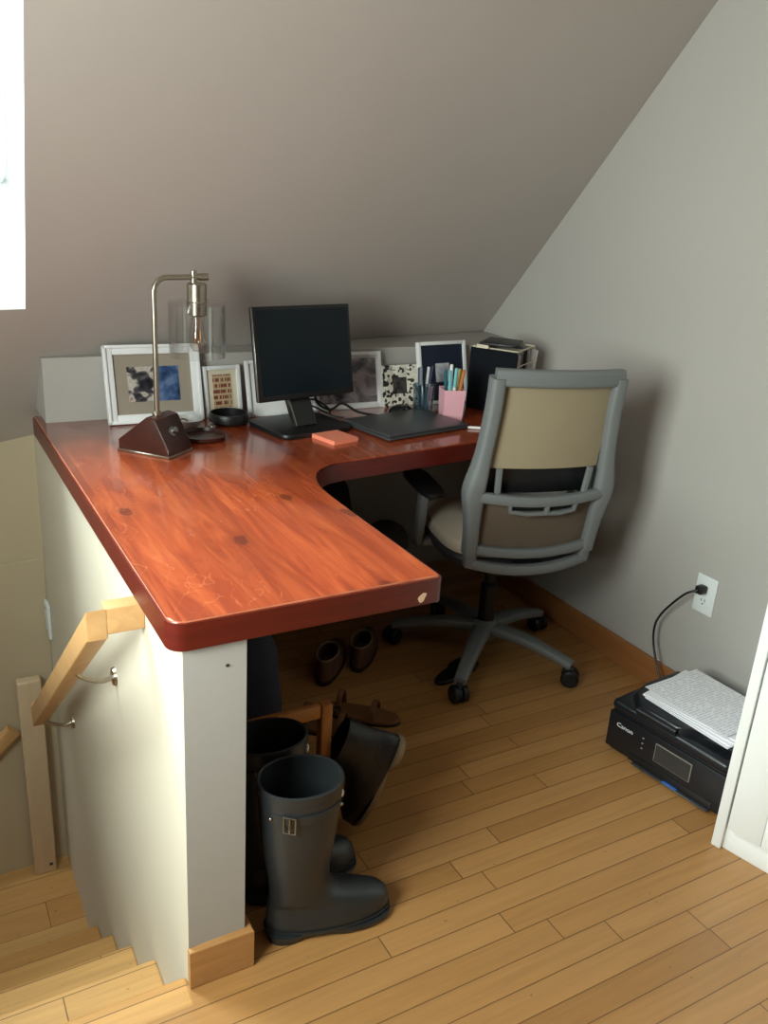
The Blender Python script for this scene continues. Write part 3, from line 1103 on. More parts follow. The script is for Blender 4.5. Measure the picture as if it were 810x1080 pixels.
# ------------------------------------------------------------------ monitor
MN = thing('computer_monitor', 'black flat computer monitor on a slanted stand, screen off', 'monitor', (0.655, 1.0, DT), math.radians(11))
MW, MH = 0.326, 0.256
MT = Matrix.Translation((0.02, 0.005, 0.088)) @ tilt_m(math.radians(10))
bm = B()
box(bm, (-MW / 2, 0.0, 0), (MW / 2, 0.022, MH), 0.004, 2, MT)
box(bm, (-MW / 2 + 0.03, 0.018, 0.03), (MW / 2 - 0.03, 0.042, MH - 0.03), 0.012, 2, MT)
obj('housing', bm, M['black'], MN)
bm = B()
box(bm, (-MW / 2 + 0.010, -0.0012, 0.016), (MW / 2 - 0.010, 0.002, MH - 0.010), 0, 1, MT)
obj('screen', bm, M['screen'], MN)
bm = B()
box(bm, (-MW / 2 - 0.001, 0.004, 0.002), (-MW / 2 + 0.002, 0.012, MH - 0.002), 0.001, 1, MT)
obj('side_trim', bm, M['steel'], MN)
bm = B()
sweep(bm, [(0, -0.012, 0.012), (0, 0.085, 0.17)], 0.036, 0.009, ref=(0, 1, -0.6), n=12, power=8)
box(bm, (-0.05, 0.052, 0.13), (0.05, 0.088, 0.20), 0.005)
obj('stand_arm', bm, M['black'], MN)
bm = B()
sweep(bm, [(-0.037, -0.012, 0.013), (-0.037, 0.069, 0.145)], 0.002, 0.0105, ref=(0, 1, -0.6), n=8, power=8)
obj('arm_trim', bm, M['steel'], MN)
bm = B()
prism(bm, arc(0.09, -0.055, 0.03, 270, 360, 5) + arc(0.09, 0.09, 0.03, 0, 90, 5) + arc(-0.09, 0.09, 0.03, 90, 180, 5) + arc(-0.09, -0.055, 0.03, 180, 270, 5), 0.0, 0.014, 0.004, 2)
obj('stand_base', bm, M['black'], MN)

# cables behind the monitor
bm = B()
tube(bm, [(0.735, 1.118, 0.845), (0.755, 1.115, 0.80), (0.79, 1.10, 0.785), (0.83, 1.105, 0.80), (0.875, 1.09, 0.775), (0.93, 1.06, 0.766), (0.985, 1.055, 0.765)], 0.004, 8, 6)
tag(obj('monitor_cable', bm, M['black']), 'black cable drooping from the monitor toward the laptop', 'cable')
bm = B()
tube(bm, [(0.675, 1.13, 0.825), (0.69, 1.13, 0.80), (0.735, 1.12, 0.815), (0.778, 1.10, 0.792), (0.80, 1.125, 0.7645)], 0.0032, 8, 6)
tube(bm, [(0.70, 1.13, 0.802), (0.745, 1.125, 0.79), (0.792, 1.085, 0.767), (0.82, 1.07, 0.7645)], 0.003, 8, 6)
tag(obj('tangled_cable', bm, M['black']), 'tangle of thin black cable just under the monitor', 'cable')

# ------------------------------------------------------------------ laptop, pad, mouse, pen
LT = thing('laptop', 'closed dark grey laptop lying on the desk', 'laptop', (0.957, 0.934, DT), math.radians(11))
bm = B()
box(bm, (-0.155, -0.105, 0.002), (0.155, 0.105, 0.011), 0.004, 3)
obj('base_shell', bm, M['chairdark'], LT)
bm = B()
box(bm, (-0.155, -0.105, 0.0118), (0.155, 0.105, 0.019), 0.003, 3)
obj('lid', bm, M['laptop'], LT)
bm = B()
sweep(bm, [(-0.12, 0.105, 0.011), (0.12, 0.105, 0.011)], 0.005, 0.005, ref=(0, 1, 0), n=10)
obj('hinge', bm, M['black'], LT)
for q in ((-0.13, -0.085), (0.13, -0.085), (-0.13, 0.085), (0.13, 0.085)):
    bm = B()
    lathe(bm, [(0, 0), (0.006, 0), (0.006, 0.004), (0, 0.004)], 10, c=(q[0], q[1], 0))
    obj('foot', bm, M['black'], LT)
bm = B()
for k in range(5):
    s = 0.0006 * ((k * 7) % 3 - 1)
    box(bm, (-0.043 + s, -0.055 - s, 0.0022 * k), (0.043 + s, 0.055 - s, 0.0022 * k + 0.0021))
o = obj('sticky_note_pad', bm, M['coral'], None, loc=(0.693, 0.882, DT))
o.rotation_euler = (0, 0, math.radians(14))
tag(o, 'coral pink note pad lying in front of the monitor', 'note pad')
ms = thing('computer_mouse', 'small black mouse behind the laptop by the mosaic frame', 'mouse', (1.025, 1.085, DT), 0.3)
bm = B()
slices(bm, [(0.0, -0.045, 0.045, 0.027), (0.006, -0.049, 0.049, 0.03), (0.016, -0.046, 0.045, 0.028), (0.025, -0.034, 0.03, 0.021), (0.029, -0.015, 0.012, 0.01)], 24)
obj('shell', bm, M['blackgloss'], ms)
bm = B()
lathe(bm, [(0, -0.003), (0.007, -0.003), (0.007, 0.003), (0, 0.003)], 12, mtx=Matrix.Translation((0.026, 0, 0.0225)) @ Matrix.Rotation(PI / 2, 4, 'X'))
obj('scroll_wheel', bm, M['chairdark'], ms)


def pen(label, loc, dirv, length, mat, capmat, group=None, r=0.0042):
    p = thing('pen', label, 'pen', loc, 0, group)
    q = Vector(dirv).to_track_quat('Z', 'Y')
    p.rotation_mode = 'QUATERNION'
    p.rotation_quaternion = q
    bm = B()
    lathe(bm, [(0, 0), (0.0012, 0.001), (r, 0.014), (r, length * 0.62), (0, length * 0.62)], 10)
    obj('barrel', bm, mat, p)
    bm = B()
    lathe(bm, [(0, length * 0.62), (r * 1.12, length * 0.62), (r * 1.12, length * 0.985), (r * 0.7, length), (0, length)], 10)
    obj('cap', bm, capmat, p)
    return p


pc = {k: simple('pen_' + k, v, 0.35, 0, 0.02) for k, v in dict(aqua=(120, 190, 196), white=(226, 228, 226), orange=(196, 120, 66), teal=(40, 92, 104), olive=(150, 150, 110), grey=(120, 130, 136), navy=(30, 40, 70), yellow=(206, 184, 110)).items()}
pen('single pale pen lying on the desk by the pink cup', (1.125, 0.868, DT + 0.0047), (0.05, -0.028, 0.0002), 0.12, pc['white'], pc['grey'])

# pink faceted cup with pens
PCX, PCY = 1.146, 0.985
PK = thing('pencil_cup', 'pink square pencil cup full of coloured pens', 'pencil cup', (PCX, PCY, DT), math.radians(-18))
bm = B()
hw0, hw1, hh = 0.032, 0.037, 0.096


def sq(h, z):
    return [bm.verts.new((h * math.cos(PI / 4 + PI / 2 * i) * 1.3, h * math.sin(PI / 4 + PI / 2 * i) * 1.3, z)) for i in range(4)]


rr = [sq(hw0 * 0.98, 0.0), sq(hw0, 0.003), sq(hw1, hh), sq(hw1 - 0.003, hh), sq(hw0 - 0.003, 0.006)]
for a, b2 in zip(rr, rr[1:]):
    for i in range(4):
        bm.faces.new((a[i], a[(i + 1) % 4], b2[(i + 1) % 4], b2[i]))
bm.faces.new(rr[0][::-1])
bm.faces.new(rr[-1])
obj('cup', bm, M['pink'], PK)
for k, (dx, dy, c1, c2, L, lab) in enumerate([(-0.018, -0.012, 'aqua', 'aqua', 0.150, 'aqua pen leaning in the pink cup'), (-0.006, -0.018, 'white', 'aqua', 0.158, 'white pen with aqua cap in the pink cup'), (0.016, -0.016, 'orange', 'orange', 0.150, 'orange pencil in the pink cup'), (0.020, 0.006, 'olive', 'yellow', 0.148, 'olive pen with yellow cap in the pink cup'), (0.002, 0.014, 'white', 'white', 0.160, 'all white pen at the back of the pink cup'), (-0.016, 0.012, 'teal', 'teal', 0.145, 'dark teal pen in the pink cup')]):
    pen(lab, (PCX + dx * 0.55, PCY + dy * 0.55, DT + 0.007), (dx * 0.55, dy * 0.55, 0.10), L, pc[c1], pc[c2], 'pens in the pink cup', 0.0048)
# glass with pens
GX, GY = 1.092, 1.062
bm = B()
lathe(bm, [(0, 0.0), (0.029, 0.0), (0.031, 0.003), (0.034, 0.095), (0.0315, 0.095), (0.028, 0.006), (0, 0.006)], 28)
o = obj('drinking_glass', bm, M['tumbler'], None, loc=(GX, GY, DT))
tag(o, 'bluish drinking glass holding dark pens behind the pink cup', 'glass')
for (dx, dy, c1, c2, L, lab) in [(-0.014, -0.006, 'navy', 'grey', 0.145, 'navy pen with grey cap in the glass'), (0.008, -0.012, 'grey', 'navy', 0.15, 'grey pen with navy cap in the glass'), (0.012, 0.008, 'grey', 'white', 0.14, 'grey pen with white cap in the glass'), (-0.008, 0.012, 'teal', 'navy', 0.138, 'teal pen with navy cap in the glass')]:
    pen(lab, (GX + dx * 0.6, GY + dy * 0.6, DT + 0.0075), (dx * 0.7, dy * 0.7, 0.10), L, pc[c1], pc[c2], 'pens in the glass')

# ------------------------------------------------------------------ file sorter with folders and papers
FS = thing('file_sorter', 'silver wire file sorter in the desk corner', 'file sorter', (1.410, 1.092, DT), math.radians(33))
# local: x along the sorter's files, y across; near corner at (-0.085,-0.075)
bm = B()
fx, fy, fh = 0.085, 0.075, 0.20


def loop(pts, r=0.0022):
    for a, b2 in zip(pts, pts[1:]):
        tube(bm, [a, b2], r, 6)


loop([(-fx, -fy, fh), (fx, -fy, fh), (fx, fy, fh), (-fx, fy, fh), (-fx, -fy, fh)], 0.0028)
loop([(-fx, -fy, 0.003), (fx, -fy, 0.003), (fx, fy, 0.003), (-fx, fy, 0.003), (-fx, -fy, 0.003)], 0.0028)
for x in (-fx, fx):
    for y in (-fy, fy):
        loop([(x, y, 0.003), (x, y, fh)])
for k in range(1, 4):
    loop([(-fx, -fy, fh * k / 4), (fx, -fy, fh * k / 4)], 0.0018)
obj('wire_rack', bm, M['cream'], FS)


def folder(label, loc, rz, w_, h_, th, mat, group, lean=0.0, tab=None, tabmat=None, name='file_folder', cat='folder'):
    r = thing(name, label, cat, loc, rz, group)
    bm = B()
    mt = Matrix.Rotation(lean, 4, 'Y')
    if name == 'file_folder':
        box(bm, (-th / 2, -w_ / 2, 0.0), (-th / 2 + 0.0012, w_ / 2, h_), 0, 1, mt)
        box(bm, (th / 2 - 0.0012, -w_ / 2, 0.0), (th / 2, w_ / 2, h_ * 0.97), 0, 1, mt)
        box(bm, (-th / 2, -w_ / 2, 0.0), (th / 2, w_ / 2, 0.0012), 0, 1, mt)
        obj('cover', bm, mat, r)
        if th > 0.004:
            bm = B()
            box(bm, (-th / 2 + 0.0016, -w_ / 2 + 0.004, 0.0016), (th / 2 - 0.0016, w_ / 2 - 0.004, h_ * 0.955), 0, 1, mt)
            obj('papers', bm, M['paper'], r)
        if tab:
            bm = B()
            box(bm, (-th / 2, tab[0], h_), (-th / 2 + 0.0012, tab[1], h_ + 0.011), 0, 1, mt)
            obj('tab', bm, tabmat or mat, r)
    return r


# folders stand across the sorter, their broad faces turned to the monitor
base = Matrix.Translation((1.410, 1.092, DT)) @ Matrix.Rotation(math.radians(33), 4, 'Z')
cols = [('dark navy folder forming the outer face of the file sorter', M['folder'], 0.166, 0.200, 0.010), ('manila folder second from the monitor side of the sorter', M['cream'], 0.135, 0.186, 0.010), ('white folder third from the monitor side of the sorter', M['paper'], 0.14, 0.178, 0.008), ('taupe folder in the middle of the sorter', M['mat_taupe'], 0.135, 0.190, 0.010), ('dark grey folder next to the last in the sorter', M['chairdark'], 0.14, 0.196, 0.012), ('white folder on the wall side of the sorter', M['mat_white'], 0.14, 0.184, 0.008)]
xs = [-0.096, -0.060, -0.030, 0.0, 0.03, 0.06]
for (lab, mt, w_, h_, th), x in zip(cols, xs):
    p = base @ Vector((x, -0.002, 0.008 if x > -0.09 else 0.0005))
    folder(lab, p, math.radians(33), w_ * 0.95, h_, th, mt, 'folders in the file sorter', 0.0, (0.02, 0.06) if mt in (M['folder'], M['mat_taupe']) else None, M['cream'])
p = base @ Vector((0.0, 0.01, 0.2065))
bm = B()
box(bm, (-0.07, -0.055, 0.0), (0.075, 0.06, 0.008), 0.003, 2)
o = obj('black_notebook', bm, M['leather'], None, loc=p)
o.rotation_euler = (0, 0, math.radians(40))
tag(o, 'thin black notebook lying on top of the file sorter', 'notebook')
p = base @ Vector((0.098, -0.058, 0.002))
fb = thing('rolled_paper', 'loose white rolled paper leaning between the file sorter and the wall', 'paper roll', (p.x, p.y, DT))
bm = B()
mt = Matrix.Rotation(math.radians(6), 4, 'Y')
lathe(bm, [(0.0105, 0.003), (0.0115, 0.003), (0.0115, 0.185), (0.0105, 0.185), (0.0105, 0.003)], 18, mtx=mt)
obj('roll', bm, M['paper'], fb)

# ------------------------------------------------------------------ small dishes near the lamp
bm = B()
lathe(bm, [(0, 0), (0.055, 0), (0.06, 0.004), (0.062, 0.014), (0.058, 0.014), (0.055, 0.006), (0, 0.006)], 32)
o = obj('round_tray', bm, M['darkwood'], None, loc=(0.355, 0.985, DT))
tag(o, 'round dark wooden tray beside the lamp base', 'tray')
DI = thing('trinket_dish', 'small silver trinket bowl beside the lamp base', 'bowl', (0.345, 1.09, DT))
bm = B()
lathe(bm, [(0, 0), (0.022, 0), (0.024, 0.004), (0.034, 0.012), (0.044, 0.03), (0.042, 0.03), (0.032, 0.014), (0.02, 0.007), (0, 0.006)], 32)
obj('bowl', bm, M['silver'], DI)
bm = B()
lathe(bm, [(0.009, -0.002), (0.0115, -0.002), (0.0115, 0.002), (0.009, 0.002), (0.009, -0.002)], 20, mtx=Matrix.Translation((0.335, 1.092, DT + 0.021)) @ Matrix.Rotation(0.5, 4, 'X'))
tag(obj('ring', bm, M['brass']), 'finger ring lying in the silver bowl', 'ring')
bm = B()
lathe(bm, [(0, 0), (0.008, 0.001), (0.011, 0.006), (0.009, 0.016), (0.005, 0.018), (0.005, 0.022), (0, 0.023)], 16, c=(0.402, 1.05, DT))
tag(obj('perfume_stopper', bm, M['steel']), 'tiny metal stopper standing next to the silver bowl', 'stopper')
bm = B()
lathe(bm, [(0, 0), (0.045, 0), (0.056, 0.008), (0.058, 0.024), (0.054, 0.032), (0.05, 0.032), (0.05, 0.012), (0, 0.01)], 32)
o = obj('dark_bowl', bm, M['black'], None, loc=(0.475, 1.118, DT))
tag(o, 'low black bowl in front of the small cream frame', 'bowl')

# ------------------------------------------------------------------ outlet, plug and cord
OU = thing('wall_outlet', 'white duplex outlet plate low on the gable wall', 'outlet', (XW, 0.306, 0.372))
bm = B()
box(bm, (-0.006, -0.036, -0.058), (0.0, 0.036, 0.058), 0.003, 3)
obj('cover_plate', bm, M['outlet'], OU)
for s in (-1, 1):
    bm = B()
    lathe(bm, [(0, 0), (0.0165, 0), (0.016, 0.0018), (0, 0.002)], 24, mtx=Matrix.Translation((-0.006, 0, 0.02 * s)) @ Matrix.Rotation(-PI / 2, 4, 'Y') @ Matrix.Diagonal((0.85, 1, 1, 1)))
    rc = obj('receptacle', bm, M['outlet'], OU)
    bm = B()
    for q in (-0.006, 0.006):
        box(bm, (-0.0086, q - 0.001, 0.02 * s), (-0.0078, q + 0.001, 0.02 * s + 0.008))
    ball(bm, (-0.0082, 0, 0.02 * s - 0.007), 0.0026, (0.3, 1, 1), 10)
    obj('slots', bm, M['slot'], rc)
PWC = thing('power_cord', 'black printer cord plugged into the white wall outlet', 'cord', (XW - 0.008, 0.308, 0.392))
bm = B()
box(bm, (-0.03, -0.012, -0.012), (0.0, 0.012, 0.012), 0.005, 3)
obj('plug', bm, M['black'], PWC)
bm = B()
cp = [(XW - 0.036, 0.308, 0.392), (XW - 0.05, 0.335, 0.372), (XW - 0.05, 0.377, 0.32), (XW - 0.047, 0.413, 0.265), (XW - 0.045, 0.428, 0.215), (XW - 0.045, 0.415, 0.15), (XW - 0.052, 0.36, 0.07), (XW - 0.07, 0.272, 0.05)]
tube(bm, [Vector(q) - Vector((XW - 0.008, 0.308, 0.392)) for q in cp], 0.0034, 10, 8)
obj('cable', bm, M['black'], PWC)

# ------------------------------------------------------------------ printer
PR = thing('inkjet_printer', 'black all-in-one printer on the floor below the outlet', 'printer', (1.250, 0.240, 0.0), math.radians(-90 + 8))
# local: x along the front (0..0.40, away from the far corner), y into depth, front at y = 0
PR.scale = (1.05, 1.0, 0.9)
PWD, PD, PH = 0.335, 0.275, 0.205
bm = B()
box(bm, (0, 0.006, 0.006), (PWD, PD, PH - 0.036), 0.012, 3)
obj('body', bm, M['printer'], PR)
bm = B()
box(bm, (-0.001, 0.0, 0.018), (PWD + 0.001, 0.012, 0.140), 0.004, 2)
fp = obj('front_panel', bm, M['printer'], PR)
bm = B()
box(bm, (0.145, -0.0022, 0.060), (0.250, 0.001, 0.120), 0.002, 2)
pnl = obj('touch_panel', bm, M['lcdrim'], PR)
bm = B()
box(bm, (0.148, -0.0030, 0.063), (0.247, -0.0018, 0.117))
obj('screen', bm, M['lcd'], pnl)
bm = B()
box(bm, (0.075, -0.002, 0.016), (0.315, 0.02, 0.040), 0.002, 2)
ot = obj('output_slot', bm, M['black'], PR)
bm = B()
box(bm, (0.09, -0.010, 0.012), (0.31, 0.03, 0.0165), 0.001, 1)
obj('tray_lip', bm, M['laptop'], ot)
bm = B()
box(bm, (0.185, -0.0105, 0.0172), (0.225, 0.0, 0.019))
obj('blue_label', bm, M['blue'], ot)['label'] = 'blue sticker on the tray lip'
for zz in (0.075, 0.092, 0.109):
    bm = B()
    ball(bm, (0.108, -0.0005, zz), 0.003, (1, 0.4, 1), 10)
    obj('button', bm, M['lcdrim'], PR)
# lid: scanner cover with the raised document feeder and a scooped front
bm = B()
box(bm, (-0.002, 0.0, 0.144), (PWD + 0.002, PD + 0.004, 0.178), 0.015, 4)
ld = obj('scanner_lid', bm, M['printtop'], PR)
bm = B()
pf = [(0.06, 0.02), (0.085, 0.008), (0.185, 0.008), (0.215, 0.03), (0.25, 0.055), (0.322, 0.06), (0.325, 0.26), (0.02, 0.26), (0.012, 0.12), (0.03, 0.05)]
prism(bm, pf, 0.172, 0.200, 0.010, 3)
obj('document_feeder', bm, M['printtop'], ld)
bm = B()
sweep(bm, [(0.075, 0.010, 0.176), (0.19, 0.010, 0.176)], 0.018, 0.010, ref=(0, 1, 0.5), n=14, power=3)
obj('feeder_roll', bm, M['printer'], ld)
# maker's word on the front
cu = bpy.data.curves.new('maker_word', 'FONT')
cu.body = 'Canon'
cu.size = 0.019
cu.extrude = 0.0004
to = bpy.data.objects.new('maker_word_tmp', cu)
COL.objects.link(to)
bpy.context.view_layer.update()
me = bpy.data.meshes.new_from_object(to.evaluated_get(bpy.context.evaluated_depsgraph_get()))
bpy.data.objects.remove(to, do_unlink=True)
me.transform(Matrix.Translation((0.026, -0.0008, 0.100)) @ Matrix.Rotation(PI / 2, 4, 'X'))
mo = bpy.data.objects.new('lettering', me)
COL.objects.link(mo)
me.materials.clear()
me.materials.append(M['logo'])
mo.parent = fp

# papers on the printer
SP = Vector((1.424, 0.066, 0.1808))
bm = B()
for k in range(9):
    mt = Matrix.Rotation(math.radians((k * 37 % 9) - 4), 4, 'Z') @ Matrix.Translation((0.004 * ((k * 5) % 3 - 1), 0.006 * ((k * 7) % 3 - 1), 0))
    box(bm, (-0.105, -0.13, 0.0022 * k), (0.105, 0.13, 0.0022 * k + 0.0021), 0, 1, mt)
o = obj('paper_stack', bm, M['paper'], None, False, loc=SP)
o.rotation_euler = (0, 0, math.radians(8))
tag(o, 'loose stack of white paper lying on the printer lid', 'paper stack')
bm = B()
g = {}
for k in (0, 1):
    for i in range(7):
        for j in range(9):
            x, y = -0.105 + 0.21 * i / 6, -0.13 + 0.26 * j / 8
            g[k, i, j] = bm.verts.new((x, y, 0.001 + 0.0004 * k + 0.004 * max(0, (abs(y) / 0.13) - 0.7) * (1 if y < 0 else 0.3)))
for i in range(6):
    for j in range(8):
        bm.faces.new((g[1, i, j], g[1, i + 1, j], g[1, i + 1, j + 1], g[1, i, j + 1]))
        bm.faces.new((g[0, i, j], g[0, i, j + 1], g[0, i + 1, j + 1], g[0, i + 1, j]))
for i in range(6):
    for j in (0, 8):
        bm.faces.new((g[0, i, j], g[0, i + 1, j], g[1, i + 1, j], g[1, i, j]))
for j in range(8):
    for i in (0, 6):
        bm.faces.new((g[0, i, j], g[0, i, j + 1], g[1, i, j + 1], g[1, i, j]))
k = M['print_page']
o = obj('printed_sheet', bm, k, None, loc=SP + Vector((0.006, 0.008, 0.0205)))
o.rotation_euler = (0, 0, math.radians(3))
tag(o, 'printed page of grey text topmost on the paper stack', 'paper')

# ------------------------------------------------------------------ white cabinet at the wall
CB = thing('white_cabinet', 'white painted cabinet with a recessed panel door next to the printer', 'cabinet', (1.222, -0.160, 0.0), math.radians(-90 + 14))
# local: x along the face (towards -y), y into the cabinet (towards the wall), face at y = 0
CWD, CDP, CHH = 0.62, 0.30, 1.05
bm = B()
box(bm, (0.0, 0.02, 0.06), (CWD, CDP, CHH), 0.003, 2)
obj('carcass', bm, M['white'], CB)
bm = B()
box(bm, (0.0, -0.004, 0.0), (0.024, CDP, CHH), 0.003, 2)
obj('side_panel', bm, M['white'], CB)
bm = B()
box(bm, (0.024, 0.006, 0.0), (CWD, 0.03, 0.058), 0.003, 2)
obj('plinth', bm, M['white'], CB)
bm = B()
box(bm, (0.027, 0.0, 0.066), (CWD - 0.004, 0.012, CHH - 0.06), 0.002, 2)
dr = obj('door', bm, M['white'], CB)
bm = B()
for lo, hi in (((0.030, -0.010, 0.068), (0.11, 0.002, CHH - 0.065)), ((CWD - 0.09, -0.010, 0.068), (CWD - 0.006, 0.002, CHH - 0.065)), ((0.11, -0.010, 0.068), (CWD - 0.09, 0.002, 0.155)), ((0.11, -0.010, CHH - 0.16), (CWD - 0.09, 0.002, CHH - 0.065)), ((0.11, -0.010, 0.50), (CWD - 0.09, 0.002, 0.58))):
    box(bm, lo, hi, 0.003, 2)
obj('stile_frame', bm, M['white'], dr)
bm = B()
lathe(bm, [(0, 0), (0.006, 0), (0.006, 0.012), (0.014, 0.02), (0.012, 0.028), (0, 0.03)], 20, mtx=Matrix.Translation((CWD - 0.05, -0.010, 0.55)) @ Matrix.Rotation(PI / 2, 4, 'X'))
obj('knob', bm, M['steel'], dr)
bm = B()
box(bm, (-0.006, -0.012, CHH), (CWD + 0.006, CDP, CHH + 0.025), 0.004, 2)
obj('cabinet_top', bm, M['white'], CB)


# ------------------------------------------------------------------ shoes and bags under the desk
def rain_boot(label, loc, rz, group):
    r = thing('rain_boot', label, 'boot', loc, rz, group)
    bm = B()
    lv = [(0.016, -0.058, 0.19, 0.047), (0.022, -0.062, 0.195, 0.05), (0.04, -0.064, 0.196, 0.0495), (0.058, -0.063, 0.19, 0.047), (0.07, -0.062, 0.178, 0.044), (0.08, -0.061, 0.15, 0.043), (0.088, -0.060, 0.115, 0.043, 0.92), (0.098, -0.058, 0.086, 0.044, 0.96), (0.112, -0.058, 0.070, 0.045, 1), (0.135, -0.060, 0.062, 0.048, 1), (0.165, -0.065, 0.061, 0.054, 1), (0.20, -0.071, 0.065, 0.060, 1), (0.24, -0.076, 0.070, 0.063, 1), (0.29, -0.080, 0.075, 0.065, 1), (0.335, -0.083, 0.078, 0.067, 1), (0.362, -0.085, 0.080, 0.068, 1), (0.368, -0.084, 0.079, 0.067, 1), (0.368, -0.079, 0.074, 0.062, 1), (0.34, -0.078, 0.073, 0.061, 1), (0.25, -0.071, 0.064, 0.058, 1), (0.16, -0.058, 0.054, 0.048, 1)]
    slices(bm, lv, 40, (True, True), 2.1)
    obj('upper', bm, M['rubber'], r)
    bm = B()
    slices(bm, [(0.0, 0.035, 0.182, 0.044, 0.9), (0.004, 0.03, 0.19, 0.05, 0.9), (0.014, 0.025, 0.199, 0.0525, 0.9), (0.0165, 0.02, 0.198, 0.052, 0.9)], 30, pw=2.3)
    slices(bm, [(0.0, -0.062, 0.012, 0.042), (0.018, -0.066, 0.03, 0.046)], 24, pw=2.6)
    slices(bm, [(0.0145, -0.066, 0.197, 0.051), (0.024, -0.067, 0.198, 0.0525)], 36, pw=2.2)
    obj('sole', bm, M['rubber'], r)
    bm = B()
    slices(bm, [(0.352, -0.0855, 0.0805, 0.0687, 1), (0.369, -0.0862, 0.0812, 0.0692, 1), (0.371, -0.082, 0.077, 0.065, 1), (0.369, -0.0785, 0.0735, 0.0615, 1)], 40, (False, False), 2.1)
    obj('rim_band', bm, M['rubber'], r)
    # strap with buckle on the outward face
    bm = B()
    pts = []
    for i in range(13):
        th = math.radians(-140 + 105 * i / 12)
        pts.append((-0.003 + 0.0815 * math.cos(th), 0.0675 * math.sin(th), 0.322))
    sweep(bm, pts, 0.010, 0.0025, ref=(0, 0.0, 0), n=8) if False else None
    n0 = len(pts)
    vin = []
    for p in pts:
        d = Vector((p[0], p[1], 0)).normalized()
        vin.append([bm.verts.new((p[0] + d.x * q, p[1] + d.y * q, p[2] + z)) for q, z in ((-0.001, -0.009), (0.003, -0.009), (0.003, 0.009), (-0.001, 0.009))])
    for a, b2 in zip(vin, vin[1:]):
        for i in range(4):
            bm.faces.new((a[i], a[(i + 1) % 4], b2[(i + 1) % 4], b2[i]))
    bm.faces.new(vin[0][::-1])
    bm.faces.new(vin[-1])
    st = obj('strap', bm, M['rubber'], r)
    for i in (0, 12):
        bm = B()
        d = Vector((pts[i][0], pts[i][1], 0)).normalized()
        ball(bm, (pts[i][0] + d.x * 0.004, pts[i][1] + d.y * 0.004, pts[i][2]), 0.0042, seg=10)
        obj('rivet', bm, M['steel'], st)
    p = Vector(pts[3])
    d = Vector((p.x, p.y, 0)).normalized()
    tt = Vector((-d.y, d.x, 0))
    c = p + d * 0.006
    bm = B()
    q4 = [c + tt * sx * 0.011 + Vector((0, 0, sz)) for sx, sz in ((-1, 0.012), (1, 0.012), (1, -0.022), (-1, -0.022))]
    sweep(bm, q4, 0.0022, 0.0022, ref=d, n=8, closed=True)
    sweep(bm, [c + Vector((0, 0, 0.01)), c + Vector((0, 0, -0.02)) + d * 0.002], 0.002, 0.002, ref=d, n=8)
    obj('buckle', bm, M['steel'], st)
    bm = B()
    q = Vector((0.0805 * math.cos(math.radians(-28)), 0.068 * math.sin(math.radians(-28)), 0.340))
    ball(bm, q, 0.006, (0.6, 0.6, 1.6), 10)
    obj('pull_tab', bm, M['paper'], r)['label'] = 'small white tag at the rim'
    return r


rain_boot('tall dark rubber boot nearest the half-wall end, with a buckled strap', (0.232, 0.035, 0.0), math.radians(-9), 'pair of rubber boots')
b2nd = rain_boot('tall dark rubber boot standing behind its mate', (0.222, 0.152, 0.003), math.radians(-2), 'pair of rubber boots')
b2nd.rotation_euler = (math.radians(-4.0), 0, math.radians(-2))

# low pine shoe rack
RK = thing('shoe_rack', 'low pine shoe rack under the desk against the half wall', 'shoe rack', (0.13, 0.265, 0.0))
RX, RY, RH = 0.262, 0.50, 0.352
for x, y in ((0, 0), (RX, 0), (0, RY), (RX, RY)):
    bm = B()
    box(bm, (x - 0.013, y - 0.013, 0.0), (x + 0.013, y + 0.013, RH), 0.003, 2)
    obj('post', bm, M['rack'], RK)
for y in (0, RY):
    for z in (RH - 0.016, 0.055):
        bm = B()
        box(bm, (0.013, y - 0.009, z - 0.016), (RX - 0.013, y + 0.009, z + 0.016), 0.003, 2)
        obj('end_rail', bm, M['rack'], RK)
for x in (0, RX):
    for z in (0.055,):
        bm = B()
        box(bm, (x - 0.008, 0.013, z - 0.011), (x + 0.008, RY - 0.013, z + 0.011), 0.003, 2)
        obj('side_rail', bm, M['rack'], RK)
bm = B()
for i in range(4):
    x = 0.03 + i * (RX - 0.06) / 3
    box(bm, (x - 0.018, 0.0, 0.071), (x + 0.018, RY, 0.081), 0.002, 1)
obj('shelf_slats', bm, M['rack'], RK)


